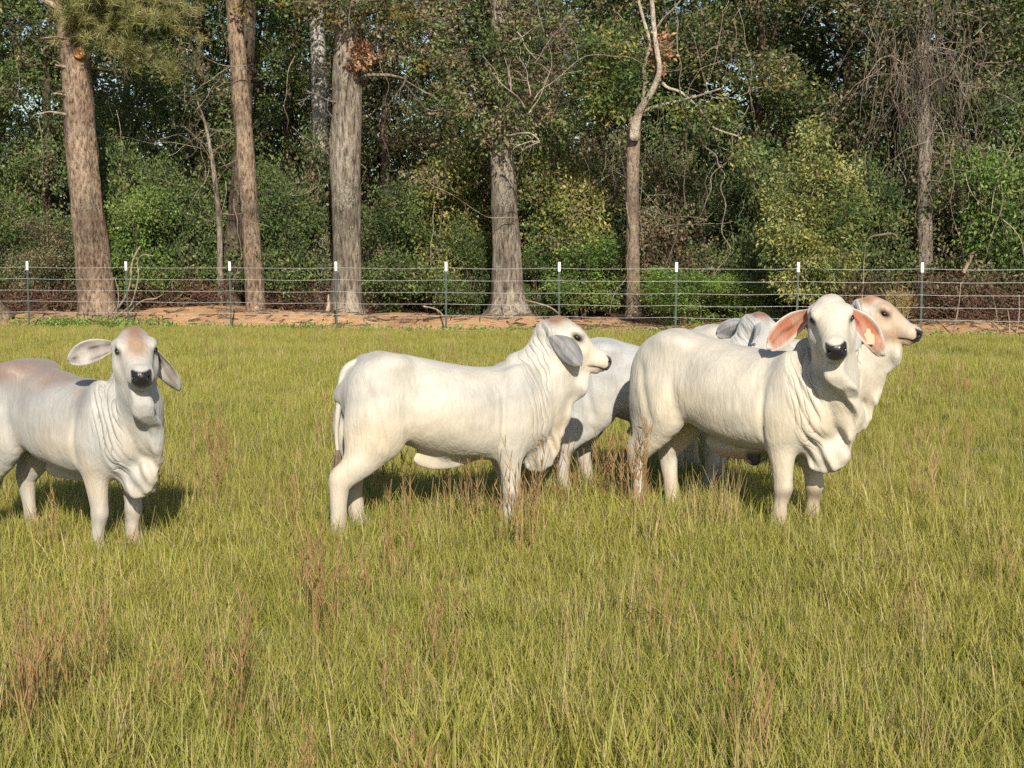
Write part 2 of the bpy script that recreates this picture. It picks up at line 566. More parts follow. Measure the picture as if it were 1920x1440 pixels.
# needle boughs
b = Builder()
ends = []
for k in range(34):
    a = np.array(at_depth(140 - 0.1 * k, 60 - rs.uniform(0, 120), Y - 0.1))
    e = np.array(at_depth(rs.uniform(120, 375), rs.uniform(-40, 95) + 0, Y - rs.uniform(0.2, 2.0)))
    if k < 4:
        a = np.array(at_depth(150, 70, Y - 0.2)); e = np.array(at_depth((330, 300, 250, 200)[k], (150, 120, 110, 60)[k], Y - rs.uniform(0.3, 1.0)))
    mid = (a + e) / 2 + (0, 0, 0.25)
    c = catmull([a, mid, e], 6)
    b.tube(local(pine, c), np.linspace(0.03, 0.006, len(c)), 5, 0, cap=False, rnd=0.5)
    for t in np.linspace(0.35, 1, 9):
        p = c[int(t * (len(c) - 1))] + rs.normal(size=3) * (0.18, 0.18, 0.10)
        ends.append(p)
ends = np.array(ends)
for e in ends:
    n = 110
    d = rs.normal(size=(n, 3)) + (0, -0.1, 0.25)
    d /= np.linalg.norm(d, axis=1)[:, None]
    l = rs.uniform(0.15, 0.27, n)[:, None]
    s = np.cross(d, rs.normal(size=(n, 3))); s /= np.linalg.norm(s, axis=1)[:, None]
    p = local(pine, e) + rs.normal(size=(n, 3)) * 0.05
    v = np.stack([p + s * 0.008, p - s * 0.008, p + d * l], 1).reshape(-1, 3)
    b.add(v, np.arange(3 * n).reshape(-1, 3), 1, rnd=rs.uniform(0, 1, n))
b.build('crown', [M_TWIG, L_NEEDLE], pine)

def tall_tree(name, label, path, s, bark, ridge=0.08, flare=0.2, cat='tree', sides=26, lobes=5):
    Y = wood_xy(path[0][0], s)[1]
    pth, rad = pix_path(path, Y)
    root = empty(name, pth[0])
    tag(root, label, cat, 'tall trees at the edge of the wood')
    b = Builder()
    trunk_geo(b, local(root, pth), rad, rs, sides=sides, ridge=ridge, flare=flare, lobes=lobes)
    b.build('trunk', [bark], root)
    return root, Y

def pix_crown(root, Y, lobes, n, per, sigma, L, W, mats, mat_p=None, twig=0.35, name='crown', droots=None):
    """Foliage lobes given as (px, py, half width px, half height px, metres in front, weight)."""
    lb = []
    sc = Y / FPX
    for px, py, rx, ry, front, w in lobes:
        c = local(root, np.array(at_depth(px, py, Y - front)))
        lb.append((c, (rx * sc, max(rx, ry) * sc * 0.6, ry * sc), w))
    b, C = crown(rs, lb, n, per, sigma, L, W, mats=len(mats) - 1, mat_p=mat_p)
    roots = droots if droots is not None else [l[0] for l in lb]
    twigs(b, rs, C, roots, 0.012, twig, mat=len(mats) - 1, rnd=0.5)
    return b.build(name, mats, root)

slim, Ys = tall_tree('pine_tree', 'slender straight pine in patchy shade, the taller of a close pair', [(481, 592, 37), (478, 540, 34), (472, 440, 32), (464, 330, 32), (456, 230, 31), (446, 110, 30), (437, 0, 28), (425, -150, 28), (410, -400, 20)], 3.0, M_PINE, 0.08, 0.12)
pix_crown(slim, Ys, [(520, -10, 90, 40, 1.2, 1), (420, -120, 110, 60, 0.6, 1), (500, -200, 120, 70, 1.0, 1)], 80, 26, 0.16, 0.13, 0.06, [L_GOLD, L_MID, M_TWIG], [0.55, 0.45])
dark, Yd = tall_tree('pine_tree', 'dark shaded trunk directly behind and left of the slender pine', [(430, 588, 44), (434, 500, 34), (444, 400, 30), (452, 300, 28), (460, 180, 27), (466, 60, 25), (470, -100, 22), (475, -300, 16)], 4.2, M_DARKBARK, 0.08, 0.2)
sap, Yp = tall_tree('sapling', 'thin bare sapling standing left of the dark trunk', [(415, 588, 13), (413, 500, 11), (411, 420, 10), (404, 350, 9), (396, 290, 7), (384, 230, 5), (370, 190, 3)], 3.4, M_OAK, 0.05, 0.2, sides=10)
for px, py, dx in ((405, 340, 0.6), (400, 310, -0.5), (396, 290, 0.5), (408, 390, -0.4), (390, 260, 0.5), (380, 225, -0.6)):
    b = Builder()
    dead_branch(b, rs, local(sap, np.array(at_depth(px, py, Yp))), (dx, -0.2, 0.75), 1.1, 0.014, 2, 0.2)
    b.build('branch', [M_TWIG], sap)

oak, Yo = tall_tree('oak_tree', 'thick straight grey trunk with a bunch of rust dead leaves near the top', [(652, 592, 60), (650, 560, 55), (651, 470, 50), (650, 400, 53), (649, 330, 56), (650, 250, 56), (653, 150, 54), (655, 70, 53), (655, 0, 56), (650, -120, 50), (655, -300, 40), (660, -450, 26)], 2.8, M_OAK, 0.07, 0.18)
for px, py, d, L, r in ((672, 150, (1, -0.5, 0.5), 1.5, 0.06), (640, 190, (-1, -0.4, -0.1), 0.9, 0.03), (660, 40, (0.8, -0.8, 0.3), 2.0, 0.07), (640, 10, (-1, -0.5, 0.3), 1.8, 0.06)):
    b = Builder()
    dead_branch(b, rs, local(oak, np.array(at_depth(px, py, Yo - 0.2))), d, L, r, 3, 0.16)
    b.build('branch', [M_OAK], oak)
pix_crown(oak, Yo, [(610, 5, 70, 35, 1.0, 1.0), (720, 20, 90, 50, 1.0, 1.5), (760, 90, 60, 45, 0.6, 0.8), (560, -40, 90, 50, 0.8, 1), (660, -120, 150, 80, 0.6, 2)], 190, 38, 0.16, 0.105, 0.050, [L_OLIVE, L_GOLD, L_MID, M_TWIG], [0.5, 0.2, 0.3])
pix_crown(oak, Yo, [(676, 104, 22, 26, 0.55, 1)], 26, 16, 0.07, 0.12, 0.06, [L_RUST, M_TWIG], name='dead_leaf_bunch')['kind'] = 'stuff'

pale, Yq = tall_tree('pale_trunk', 'pale whitish trunk half seen in the shade left of the thick grey trunk', [(602, 590, 32), (602, 400, 30), (600, 280, 30), (598, 160, 29), (594, 50, 27), (590, -60, 24), (585, -300, 18)], 5.6, M_PALEBARK, 0.05, 0.15, sides=16)

flar, Yf = tall_tree('oak_tree', 'trunk with wide flared foot under a leafy top, in the middle behind the fence', [(953, 594, 76), (953, 572, 62), (951, 520, 55), (949, 450, 51), (946, 380, 48), (943, 300, 46), (941, 220, 43), (940, 120, 38), (938, 20, 34), (940, -120, 28), (945, -320, 18)], 2.9, M_OAK, 0.07, 0.42, lobes=4)
for px, py, d, L, r in ((955, 255, (0.8, -0.6, 0.5), 1.3, 0.028), (985, 205, (0.1, -0.3, 1), 1.3, 0.026), (990, 215, (0.5, -0.2, 0.9), 1.1, 0.020), (960, 75, (1, -0.6, -0.2), 1.2, 0.020), (930, 40, (-0.3, -0.5, 0.9), 1.4, 0.03), (995, 180, (-0.3, -0.2, 0.9), 0.9, 0.016), (1000, 120, (0.6, -0.3, 0.7), 1.0, 0.016), (1000, 190, (0.3, -0.2, 1), 1.5, 0.018), (970, 60, (0.5, -0.2, -0.6), 0.9, 0.018), (1020, 60, (-0.2, -0.2, 1), 1.0, 0.014)):
    b = Builder()
    dead_branch(b, rs, local(flar, np.array(at_depth(px, py, Yf - 1.7))), d, L, r, 3, 0.2)
    b.build('dead_branch', [M_BONE], flar)
pix_crown(flar, Yf, [(900, 190, 70, 70, 0.7, 1.6), (960, 130, 80, 80, 0.9, 1.8), (1040, 90, 90, 70, 0.6, 1.4), (880, 90, 80, 70, 0.6, 1.3), (950, 235, 55, 45, 0.9, 0.9), (1070, 190, 80, 70, 0.2, 1.2), (950, 20, 150, 60, 0.5, 1.8), (940, -120, 180, 90, 0.4, 2)], 400, 36, 0.16, 0.105, 0.048, [L_OLIVE, L_MID, L_DARK, M_TWIG], [0.45, 0.3, 0.25])

fork, Yk = tall_tree('forked_tree', 'slim smooth trunk forking into pale crooked limbs at the top', [(1189, 594, 30), (1188, 560, 27), (1187, 470, 24), (1186, 380, 24), (1187, 300, 25), (1189, 240, 25), (1192, 220, 20)], 2.6, M_BEECH, 0.04, 0.16, sides=18)
for path in ([(1188, 262, 20), (1191, 232, 18), (1200, 205, 14), (1214, 185, 12), (1226, 160, 11), (1232, 135, 10), (1226, 100, 9), (1220, 60, 9), (1215, 10, 8), (1205, -60, 6)],
             [(1202, 210, 10), (1218, 206, 8), (1228, 203, 7), (1250, 198, 5), (1290, 190, 4), (1340, 175, 3)],
             [(1205, 195, 9), (1208, 160, 8), (1205, 130, 7), (1215, 90, 6), (1203, 50, 6), (1190, 5, 5), (1180, -60, 3)],
             [(1230, 140, 7), (1248, 165, 6), (1275, 178, 5), (1310, 215, 5), (1330, 245, 4), (1372, 262, 3)],
             [(1222, 70, 5), (1240, 40, 4), (1262, 20, 3), (1290, -20, 2)]):
    p, r = pix_path(path, Yk - 0.25)
    p[:, 1] -= np.linspace(0, 1.0, len(p))
    b = Builder()
    c = catmull(np.hstack([local(fork, p), r[:, None]]), 4)
    b.tube(c[:, :3], c[:, 3], 8)
    b.build('limb', [M_BONE], fork)
pix_crown(fork, Yk, [(1150, 90, 55, 50, 0.6, 1.4), (1120, 140, 55, 40, 0.4, 1.2), (1180, 150, 35, 40, 0.5, 0.8), (1150, 190, 60, 30, 0.2, 0.8), (1350, 215, 45, 25, 0.9, 0.7), (1395, 290, 30, 30, 0.9, 0.5), (1270, 200, 40, 22, 0.8, 0.6), (1180, -60, 120, 70, 0.2, 1.5)], 210, 36, 0.14, 0.105, 0.05, [L_MID, L_YELLOW, L_DARK, M_TWIG], [0.5, 0.3, 0.2])
pix_crown(fork, Yk, [(1238, 95, 22, 40, 0.6, 1)], 26, 16, 0.07, 0.11, 0.05, [L_RUST, M_TWIG], name='dead_leaf_bunch')['kind'] = 'stuff'

# bushy young tree overhanging the fence
x, y = wood_xy(1522, 0.9)
bush = empty('young_tree', (x, y, float(bank_z(np.array([x]), np.array([0.9]))[0]) - 0.02))
tag(bush, 'bushy light green young tree leaning over the fence wires behind the front animal', 'tree')
Yb = y
b = Builder()
pth, rad = pix_path([(1525, 615, 12), (1522, 540, 11), (1520, 460, 9), (1518, 380, 7), (1520, 300, 5), (1522, 240, 3)], Yb)
pth[0] = np.array(bush.location) + (0, 0, -0.02)
trunk_geo(b, local(bush, pth), rad, rs, sides=10, ridge=0.04, flare=0.2)
b.build('trunk', [M_OAK], bush)
pix_crown(bush, Yb, [(1525, 265, 36, 45, 0.2, 0.8), (1500, 330, 55, 50, 0.3, 1.2), (1550, 335, 60, 55, 0.3, 1.3), (1480, 400, 55, 55, 0.3, 1.2), (1545, 410, 75, 55, 0.5, 1.8), (1500, 465, 75, 50, 0.5, 1.6), (1560, 480, 70, 50, 0.4, 1.5), (1520, 530, 70, 40, 0.4, 1.3), (1590, 395, 40, 45, 0.3, 0.7), (1460, 450, 40, 40, 0.3, 0.6)],
          430, 36, 0.115, 0.090, 0.036, [L_YELLOW, L_LIGHT, L_MID, M_TWIG], [0.25, 0.45, 0.3], twig=0.4, droots=local(bush, pth[1:]))

# vine-draped tree at the right
vine, Yv = tall_tree('vine_draped_tree', 'tree hung with a curtain of pale bare vines at the right', [(1735, 590, 30), (1735, 480, 28), (1733, 380, 27), (1732, 250, 25), (1730, 120, 22), (1728, 20, 20), (1728, -120, 18), (1730, -320, 12)], 4.0, M_OAK, 0.06, 0.2, sides=14)
b = Builder()
for k in range(120):
    px0, py0 = 1735 + rs.normal() * 45, rs.uniform(-40, 140)
    dxp = rs.normal() * 35
    a = np.array(at_depth(px0, py0, Yv - rs.uniform(0.1, 1.1)))
    ln = rs.uniform(1.0, 3.4)
    pts = [a]
    for i in range(6):
        pts.append(pts[-1] + np.array([rs.normal() * 0.14 + dxp * Yv / FPX / 6 * (1 if i > 1 else 0.3), rs.normal() * 0.10, -ln / 6 + rs.normal() * 0.05]))
    b.tube(local(vine, catmull(pts, 3)), np.linspace(rs.uniform(0.006, 0.013), 0.003, 19), 3, cap=False)
for k in range(12):
    dead_branch(b, rs, local(vine, np.array(at_depth(1735 + rs.normal() * 20, rs.uniform(20, 160), Yv - 0.3))), (rs.normal(), -0.5, rs.uniform(-0.2, 0.8)), 1.4, 0.022, 2, 0.22)
b.build('hanging_vines', [M_VINE], vine)
pix_crown(vine, Yv, [(1700, 10, 110, 60, 0.2, 1), (1800, -10, 120, 60, 0.2, 1), (1735, -130, 160, 80, 0, 1.5), (1660, 120, 50, 80, -0.3, 0.7), (1830, 130, 60, 80, -0.3, 0.7)], 210, 36, 0.17, 0.11, 0.052, [L_DARK, L_OLIVE, M_TWIG], [0.6, 0.4])

# ---- broad trees filling the wood: four built, the rest copies with their parts
def big_tree(seed, mats, mat_p):
    r = np.random.RandomState(seed)
    root = empty('woodland_tree', (0, 0, 0))
    H = 13.5
    tp = [(0, 0, -0.1)]
    for k in range(1, 8):
        tp.append((tp[-1][0] + r.normal() * 0.12, tp[-1][1] + r.normal() * 0.12, H * k / 8))
    b = Builder()
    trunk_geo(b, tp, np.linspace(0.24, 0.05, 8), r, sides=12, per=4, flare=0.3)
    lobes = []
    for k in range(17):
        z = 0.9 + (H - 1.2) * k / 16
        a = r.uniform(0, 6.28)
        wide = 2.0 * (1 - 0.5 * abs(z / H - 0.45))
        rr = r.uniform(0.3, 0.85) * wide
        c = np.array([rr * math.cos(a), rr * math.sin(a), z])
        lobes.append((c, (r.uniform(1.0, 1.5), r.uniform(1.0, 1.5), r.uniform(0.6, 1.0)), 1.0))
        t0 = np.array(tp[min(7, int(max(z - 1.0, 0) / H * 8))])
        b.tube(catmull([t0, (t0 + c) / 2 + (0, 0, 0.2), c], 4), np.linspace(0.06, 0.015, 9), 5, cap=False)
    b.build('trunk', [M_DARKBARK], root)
    cb, C = crown(r, lobes, 820, 42, 0.23, 0.115, 0.056, mats=len(mats) - 1, mat_p=mat_p)
    twigs(cb, r, C, [l[0] for l in lobes], 0.014, 0.3, mat=len(mats) - 1, rnd=0.5)
    cb.build('crown', mats, root)
    return root

def shrub(seed, mats, mat_p, leaf=0.10):
    r = np.random.RandomState(seed)
    root = empty('shrub', (0, 0, 0))
    b = Builder()
    lobes = []
    for k in range(9):
        a = r.uniform(0, 6.28)
        z = r.uniform(0.35, 2.5)
        rr = r.uniform(0.2, 1.0) * (1.15 - 0.3 * z / 2.5)
        c = np.array([rr * math.cos(a), rr * math.sin(a), z])
        lobes.append((c, (r.uniform(0.5, 0.75), r.uniform(0.5, 0.75), r.uniform(0.35, 0.6)), 1.0))
        b.tube(catmull([(r.normal() * 0.12, r.normal() * 0.12, -0.05), (c[0] * 0.4, c[1] * 0.4, z * 0.55), c], 4), np.linspace(0.028, 0.008, 9), 5, cap=False)
    b.build('stem', [M_TWIG], root)
    cb, C = crown(r, lobes, 330, 44, 0.14, leaf * 0.72, leaf * 0.36, mats=len(mats) - 1, mat_p=mat_p)
    twigs(cb, r, C, [l[0] for l in lobes], 0.008, 0.35, mat=len(mats) - 1, rnd=0.5)
    cb.build('foliage', mats, root)
    return root

def copy_thing(root):
    c = root.copy()
    COL.objects.link(c)
    for ch in root.children:
        d = ch.copy()
        COL.objects.link(d)
        d.parent = c
    return c

PROTO = [big_tree(101, [L_DARK, L_MID, M_TWIG], [0.75, 0.25]), big_tree(102, [L_MID, L_DARK, L_OLIVE, M_TWIG], [0.45, 0.35, 0.2]),
         big_tree(103, [L_OLIVE, L_DARK, M_TWIG], [0.5, 0.5]), big_tree(104, [L_DARK, L_OLIVE, L_YELLOW, M_TWIG], [0.6, 0.25, 0.15])]
SPOTS = [  # variant, column, metres behind the fence, scale, where
    (0, -70, 6.0, 0.95, 'dark evergreen filling the left edge behind the leaning pine'),
    (1, 75, 7.0, 0.9, 'dense dark tree just left of the leaning pine'),
    (0, 265, 6.4, 0.8, 'deep green tree between the leaning pine and the slender pine'),
    (3, 375, 8.0, 0.95, 'shaded tree just left of the slender pine pair'),
    (1, 545, 7.2, 0.95, 'shaded green tree between the slender pine and the thick grey trunk'),
    (2, 735, 7.5, 0.9, 'olive tree just right of the thick grey trunk'),
    (3, 850, 8.5, 1.0, 'tree with olive and yellowed leaves left of the flared trunk'),
    (2, 1030, 7.0, 0.95, 'olive green tree right of the flared trunk above the round bush'),
    (1, 1130, 8.8, 1.0, 'green tree left of the slim forked trunk'),
    (0, 1290, 7.5, 0.85, 'dark tree right of the slim forked trunk'),
    (3, 1410, 6.0, 0.85, 'dusky tree behind the bushy young tree, on its left'),
    (0, 1545, 7.0, 1.0, 'tall dark tree above the bushy young tree'),
    (2, 1665, 6.2, 0.9, 'olive tree left of the curtain of vines'),
    (1, 1820, 6.4, 0.9, 'green tree right of the curtain of vines'),
    (0, 1945, 5.5, 0.95, 'dark tree at the right edge of the wood'),
    (2, 0, 11.0, 1.1, 'tree deep in the wood at the far left'),
    (3, 170, 11.5, 1.1, 'tree deep in the wood behind the leaning pine'),
    (0, 460, 11.0, 1.1, 'tree deep in the wood behind the slender pine pair'),
    (2, 640, 11.5, 1.05, 'tree deep in the wood behind the thick grey trunk'),
    (1, 940, 12.0, 1.1, 'tree deep in the wood behind the flared trunk'),
    (0, 1210, 12.0, 1.1, 'tree deep in the wood behind the slim forked trunk'),
    (3, 1480, 11.0, 1.1, 'tree deep in the wood behind the bushy young tree'),
    (1, 1740, 11.0, 1.1, 'tree deep in the wood behind the curtain of vines'),
    (2, 1910, 11.5, 1.1, 'tree deep in the wood at the far right'),
]
used = set()
for var, px, s, sc, where in SPOTS:
    t = PROTO[var] if var not in used else copy_thing(PROTO[var])
    used.add(var)
    t.location = stand(px, s)
    t.rotation_euler = (0, 0, rs.uniform(0, 6.28))
    t.scale = (sc * rs.uniform(0.9, 1.1), sc * rs.uniform(0.9, 1.1), sc)
    tag(t, where, 'tree', 'broad trees filling the wood')

SHRUBS = [shrub(201, [L_MID, L_BRIGHT, M_TWIG], [0.7, 0.3]), shrub(202, [L_DARK, L_MID, M_TWIG], [0.7, 0.3]),
          shrub(203, [L_YELLOW, L_MID, L_OLIVE, M_TWIG], [0.55, 0.25, 0.2]), shrub(204, [L_OLIVE, L_DARK, M_TWIG], [0.55, 0.45]), shrub(205, [L_BRIGHT, L_MID, M_TWIG], [0.6, 0.4], 0.09)]
SSPOTS = [  # variant, column, metres behind the fence, width scale, height scale, label
    (1, 20, 4.4, 1.0, 1.2, 'dark bush at the left edge behind the fence'),
    (3, 95, 3.6, 0.8, 0.9, 'dull olive bush at the foot of the leaning pine, on its left'),
    (0, 262, 3.6, 1.0, 1.25, 'green bush with fine pale sprays right of the leaning pine'),
    (1, 240, 5.2, 1.3, 1.9, 'tall dark green bush right of the leaning pine, behind the pale sprays'),
    (1, 350, 4.8, 1.1, 1.4, 'dark bush left of the thin bare sapling'),
    (1, 545, 4.4, 1.1, 1.3, 'dark bush between the slender pine and the thick grey trunk'),
    (3, 590, 5.0, 0.9, 1.7, 'upright olive bush close to the left of the thick grey trunk'),
    (1, 735, 3.9, 1.1, 1.15, 'rounded dark green bush right of the thick grey trunk'),
    (2, 815, 4.8, 1.3, 1.55, 'bush with yellowing leaves left of the flared trunk'),
    (1, 880, 4.0, 0.75, 0.85, 'low dark bush against the left of the flared trunk'),
    (2, 1070, 4.4, 1.25, 1.5, 'large round yellow green bush right of the flared trunk'),
    (0, 1090, 3.6, 1.0, 0.8, 'low green bush below the round yellow green bush'),
    (1, 1010, 3.8, 0.7, 0.7, 'small dark bush touching the right of the flared trunk'),
    (3, 1245, 4.6, 1.0, 1.5, 'greyish bush right of the slim forked trunk'),
    (4, 1290, 1.9, 0.9, 0.55, 'low bright green bush by the fence right of the slim forked trunk'),
    (4, 1395, 2.2, 0.8, 0.45, 'low green bush left of the bushy young tree'),
    (1, 1390, 4.2, 1.1, 1.5, 'dark bush behind and left of the bushy young tree'),
    (1, 1650, 4.6, 1.0, 1.4, 'dark bush right of the bushy young tree'),
    (3, 1760, 4.8, 1.3, 1.3, 'dull bush under the curtain of vines'),
    (0, 1860, 4.2, 1.2, 1.6, 'green bush near the right edge behind the dry brush'),
    (1, 1960, 3.8, 1.1, 1.4, 'dark bush at the right edge of the wood'),
]
used = set()
for var, px, s, sw, sh, lab in SSPOTS:
    t = SHRUBS[var] if var not in used else copy_thing(SHRUBS[var])
    used.add(var)
    t.location = stand(px, s)
    t.rotation_euler = (0, 0, rs.uniform(0, 6.28))
    t.scale = (sw, sw, sh)
    tag(t, lab, 'bush', 'bushes along the edge of the wood')

# ---- the depth of the wood, one mass
b = Builder()
r = np.random.RandomState(77)
C = np.stack([r.uniform(-31, 31, 8600), r.uniform(14.5, 23, 8600), r.uniform(0.1, 17.5, 8600)], -1)
C[6400:, 2] *= 0.3
C[:, 1] += fence_y(C[:, 0])
P = np.repeat(C, 16, 0) + r.normal(size=(len(C) * 16, 3)) * 0.42
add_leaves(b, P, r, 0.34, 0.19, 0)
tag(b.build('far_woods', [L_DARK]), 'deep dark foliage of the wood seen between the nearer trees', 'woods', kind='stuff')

# ---- bare twigs, dead branches and strings of creeper caught in the edge of the wood
b = Builder()
r = np.random.RandomState(88)
for k in range(95):
    px = r.choice([r.uniform(0, 1920), r.normal(1010, 90), r.normal(1300, 80), r.normal(370, 60), r.normal(1840, 60)])
    p = np.array(at_depth(px, r.uniform(20, 470), wood_xy(px, r.uniform(2.2, 4.6))[1]))
    dead_branch(b, r, p, (r.normal(), -0.3, r.normal() * 0.8), r.uniform(0.7, 1.9), r.uniform(0.006, 0.014), 2, 0.22, sides=4)
for k in range(70):
    px = r.choice([r.uniform(0, 1920), r.normal(1020, 120), r.normal(1330, 90), r.normal(1780, 90)])
    p = np.array(at_depth(px, r.uniform(-30, 330), wood_xy(px, r.uniform(2.2, 4.2))[1]))
    pts = [p]
    L = r.uniform(0.8, 3.2)
    for i in range(6):
        pts.append(pts[-1] + np.array([r.normal() * 0.10, r.normal() * 0.06, -L / 6]))
    b.tube(catmull(pts, 3), np.linspace(r.uniform(0.005, 0.010), 0.003, 19), 3, cap=False)
tag(b.build('bare_twigs', [M_TWIGPALE]), 'pale bare twigs and strings of creeper tangled through the edge of the wood', 'twigs', kind='stuff')

# ---- hanging creepers, dry brush, fallen wood
def creeper(label, path, w, Y):
    p, rr = pix_path([(a, c, w) for a, c in path], Y)
    b = Builder()
    c = catmull(p, 8)
    c += np.stack([noise3(c, 5.0, int(Y * 1000) % 977 + j, 2) for j in range(3)], -1) * (0.07, 0.10, 0.03)
    b.tube(c, np.linspace(w * 0.42, w * 0.25, len(c)) * Y / FPX, 5)
    tag(b.build('creeper', [M_VINE]), label, 'vine', 'bare creepers hanging at the edge of the wood')
Yc = wood_xy(1280, 2.4)[1]
creeper('long thin bare creeper dangling right of the slim forked trunk', [(1262, -60), (1266, 60), (1275, 120), (1283, 200), (1290, 300), (1288, 350), (1275, 400), (1255, 470), (1240, 540), (1225, 590)], 3.0, Yc)
creeper('knotted pale creeper hanging left of the bushy young tree', [(1290, 205), (1310, 260), (1340, 295), (1362, 330), (1358, 380), (1352, 430), (1362, 480), (1335, 520), (1320, 560), (1316, 600)], 3.4, Yc - 0.2)
creeper('short pale creeper fork in front of the dark gap', [(1395, 228), (1378, 255), (1372, 290), (1340, 330), (1330, 380), (1300, 420)], 3.4, Yc - 0.3)
creeper('creeper climbing beside the foot of the slim forked trunk', [(1172, 380), (1176, 430), (1170, 480), (1172, 520), (1152, 550), (1145, 590)], 3.2, wood_xy(1170, 2.3)[1])

def brush_pile(label, x0, x1, s0, s1, h, n, seed, rusty=0.3):
    r = np.random.RandomState(seed)
    cx, cy = wood_xy((x0 + x1) / 2, (s0 + s1) / 2)
    root = empty('brush_pile', (cx, cy, 0.15))
    tag(root, label, 'brush', 'dry brush heaped behind the fence')
    b = Builder()
    for k in range(n):
        px = r.uniform(x0, x1)
        x, y = wood_xy(px, r.uniform(s0, s1))
        hh = h * (0.45 + 0.55 * r.uniform())
        z = float(bank_z(np.array([x]), np.array([s0]))[0])
        a = np.array([x, y, z + r.uniform(0, 0.5) * hh])
        d = r.normal(size=3) * (1, 0.6, 0.55)
        d[2] = abs(d[2])
        L = r.uniform(0.5, 1.7)
        pts = [a]
        for i in range(5):
            d = d / np.linalg.norm(d) + r.normal(size=3) * 0.35
            q = pts[-1] + d / np.linalg.norm(d) * L / 5
            q[2] = min(max(q[2], z), z + hh + 0.1)
            pts.append(q)
        b.tube(local(root, catmull(pts, 2)), np.linspace(r.uniform(0.006, 0.016), 0.003, 11), 3, cap=False)
    b.build('sticks', [M_BRUSH], root)
    lb = Builder()
    P = np.stack([r.uniform(x0, x1, n * 9), r.uniform(s0, s1, n * 9)], -1)
    k = (P[:, 0] - 960) / FPX
    y = (FA + P[:, 1]) / (1 - FB * k)
    add_leaves(lb, local(root, np.stack([k * y, y, 0.15 + r.uniform(0, 1, len(k)) ** 1.4 * h], -1)), r, 0.08, 0.035, 0)
    lb.build('dry_leaves', [L_DRY], root)
L_DRY = leaf_mat('leaves_dry_brown', [(0.15, (0.050, 0.028, 0.018)), (0.5, (0.105, 0.060, 0.038)), (0.85, (0.20, 0.125, 0.075))], 0.2)
brush_pile('long heap of dark brown dry brush behind the fence at the right', 1570, 1990, 1.6, 3.6, 1.15, 620, 301)
brush_pile('dry twiggy brush behind the fence between the leaning pine and the slender pine', 235, 420, 2.8, 4.2, 0.95, 260, 302)
brush_pile('dry brush at the left edge behind the fence', -60, 130, 2.6, 4.2, 0.8, 220, 303)
brush_pile('reddish dry brush at the foot of the thick grey trunk', 500, 760, 3.2, 4.4, 0.75, 230, 304)
brush_pile('tangle of dead vines right of the slim forked trunk', 1205, 1290, 3.2, 3.9, 2.3, 160, 305)

# bent pale sapling in front of the leaning pine
x, y = wood_xy(205, 1.5)
bs = empty('bent_sapling', (x, y, 0.05))
tag(bs, 'pale leafless sapling of several bent stems at the foot of the leaning pine', 'sapling')
for path, w in (([(203, 605), (215, 585), (232, 560), (243, 530), (247, 500), (252, 480), (262, 462)], 5.0), ([(207, 606), (225, 588), (245, 572), (255, 545), (260, 515), (256, 492), (268, 478), (290, 480)], 4.0),
                ([(203, 604), (200, 570), (207, 545), (214, 520)], 3.0), ([(212, 596), (222, 570), (220, 545), (216, 520)], 2.6), ([(225, 592), (262, 566), (290, 560), (305, 552)], 3.0)):
    p, rr = pix_path([(a, c, w) for a, c in path], y)
    p[0, 2] = 0.05
    p[:, 1] += rs.normal(size=len(p)) * 0.05
    b = Builder()
    c = catmull(local(bs, p), 5)
    b.tube(c, np.linspace(w * 0.5, w * 0.25, len(c)) * y / FPX, 7)
    b.build('stem', [M_DEAD], bs)

def log(name, label, a, c, r0, r1, mat, jag=0.0, cat='branch'):
    b = Builder()
    a, c = np.array(a, float), np.array(c, float)
    mid = (a + c) / 2 + rs.normal(size=3) * 0.05 * np.linalg.norm(c - a)
    trunk_geo(b, [a, mid, c], [r0, (r0 + r1) / 2, r1], rs, sides=12, per=8, ridge=0.12)
    return tag(b.build(name, [mat]), label, cat)
x, y = wood_xy(-4, 1.6)
log('tree_stump', 'slanting reddish stump cut off by the left edge of the picture', (x + 0.25, y, 0.05), np.array(at_depth(-22, 515, y)), 0.26, 0.12, M_PINE, cat='stump')
x, y = wood_xy(607, 2.2)
log('broken_stub', 'pale splintered stub at the left foot of the thick grey trunk', (x, y, 0.05), np.array(at_depth(616, 552, y)), 0.09, 0.02, M_DEAD, cat='stump')
x, y = wood_xy(1010, 1.9)
log('fallen_branch', 'pale fallen branch lying on the dirt right of the flared trunk', np.array(at_depth(983, 562, y)), np.array(at_depth(1062, 606, y - 0.6)), 0.022, 0.014, M_DEAD)
x, y = wood_xy(815, 2.4)
log('fallen_branch', 'thin curved dead branch left of the flared trunk', np.array(at_depth(793, 574, y)), np.array(at_depth(838, 600, y - 0.3)), 0.020, 0.012, M_DEAD)
x, y = wood_xy(1785, 1.3)
log('leaning_pole', 'reddish dead pole sticking up out of the brush at the right', np.array(at_depth(1806, 512, y + 1.2)), np.array(at_depth(1822, 478, y + 1.2)), 0.05, 0.04, M_PINE)
x, y = wood_xy(1660, 2.0)
p, rr = pix_path([(1612, 605, 2.5), (1618, 540, 2.5), (1620, 490, 2.5), (1624, 458, 2.5), (1634, 444, 3.5), (1655, 440, 4.5), (1670, 438, 5), (1680, 442, 4), (1682, 450, 2)], y)
b = Builder()
c = catmull(np.hstack([p, rr[:, None]]), 5)
b.tube(c[:, :3], c[:, 3], 7)
tag(b.build('dead_limb', [M_DEAD]), 'pale dead stem bent over at its broken end, right of the bushy young tree', 'branch')
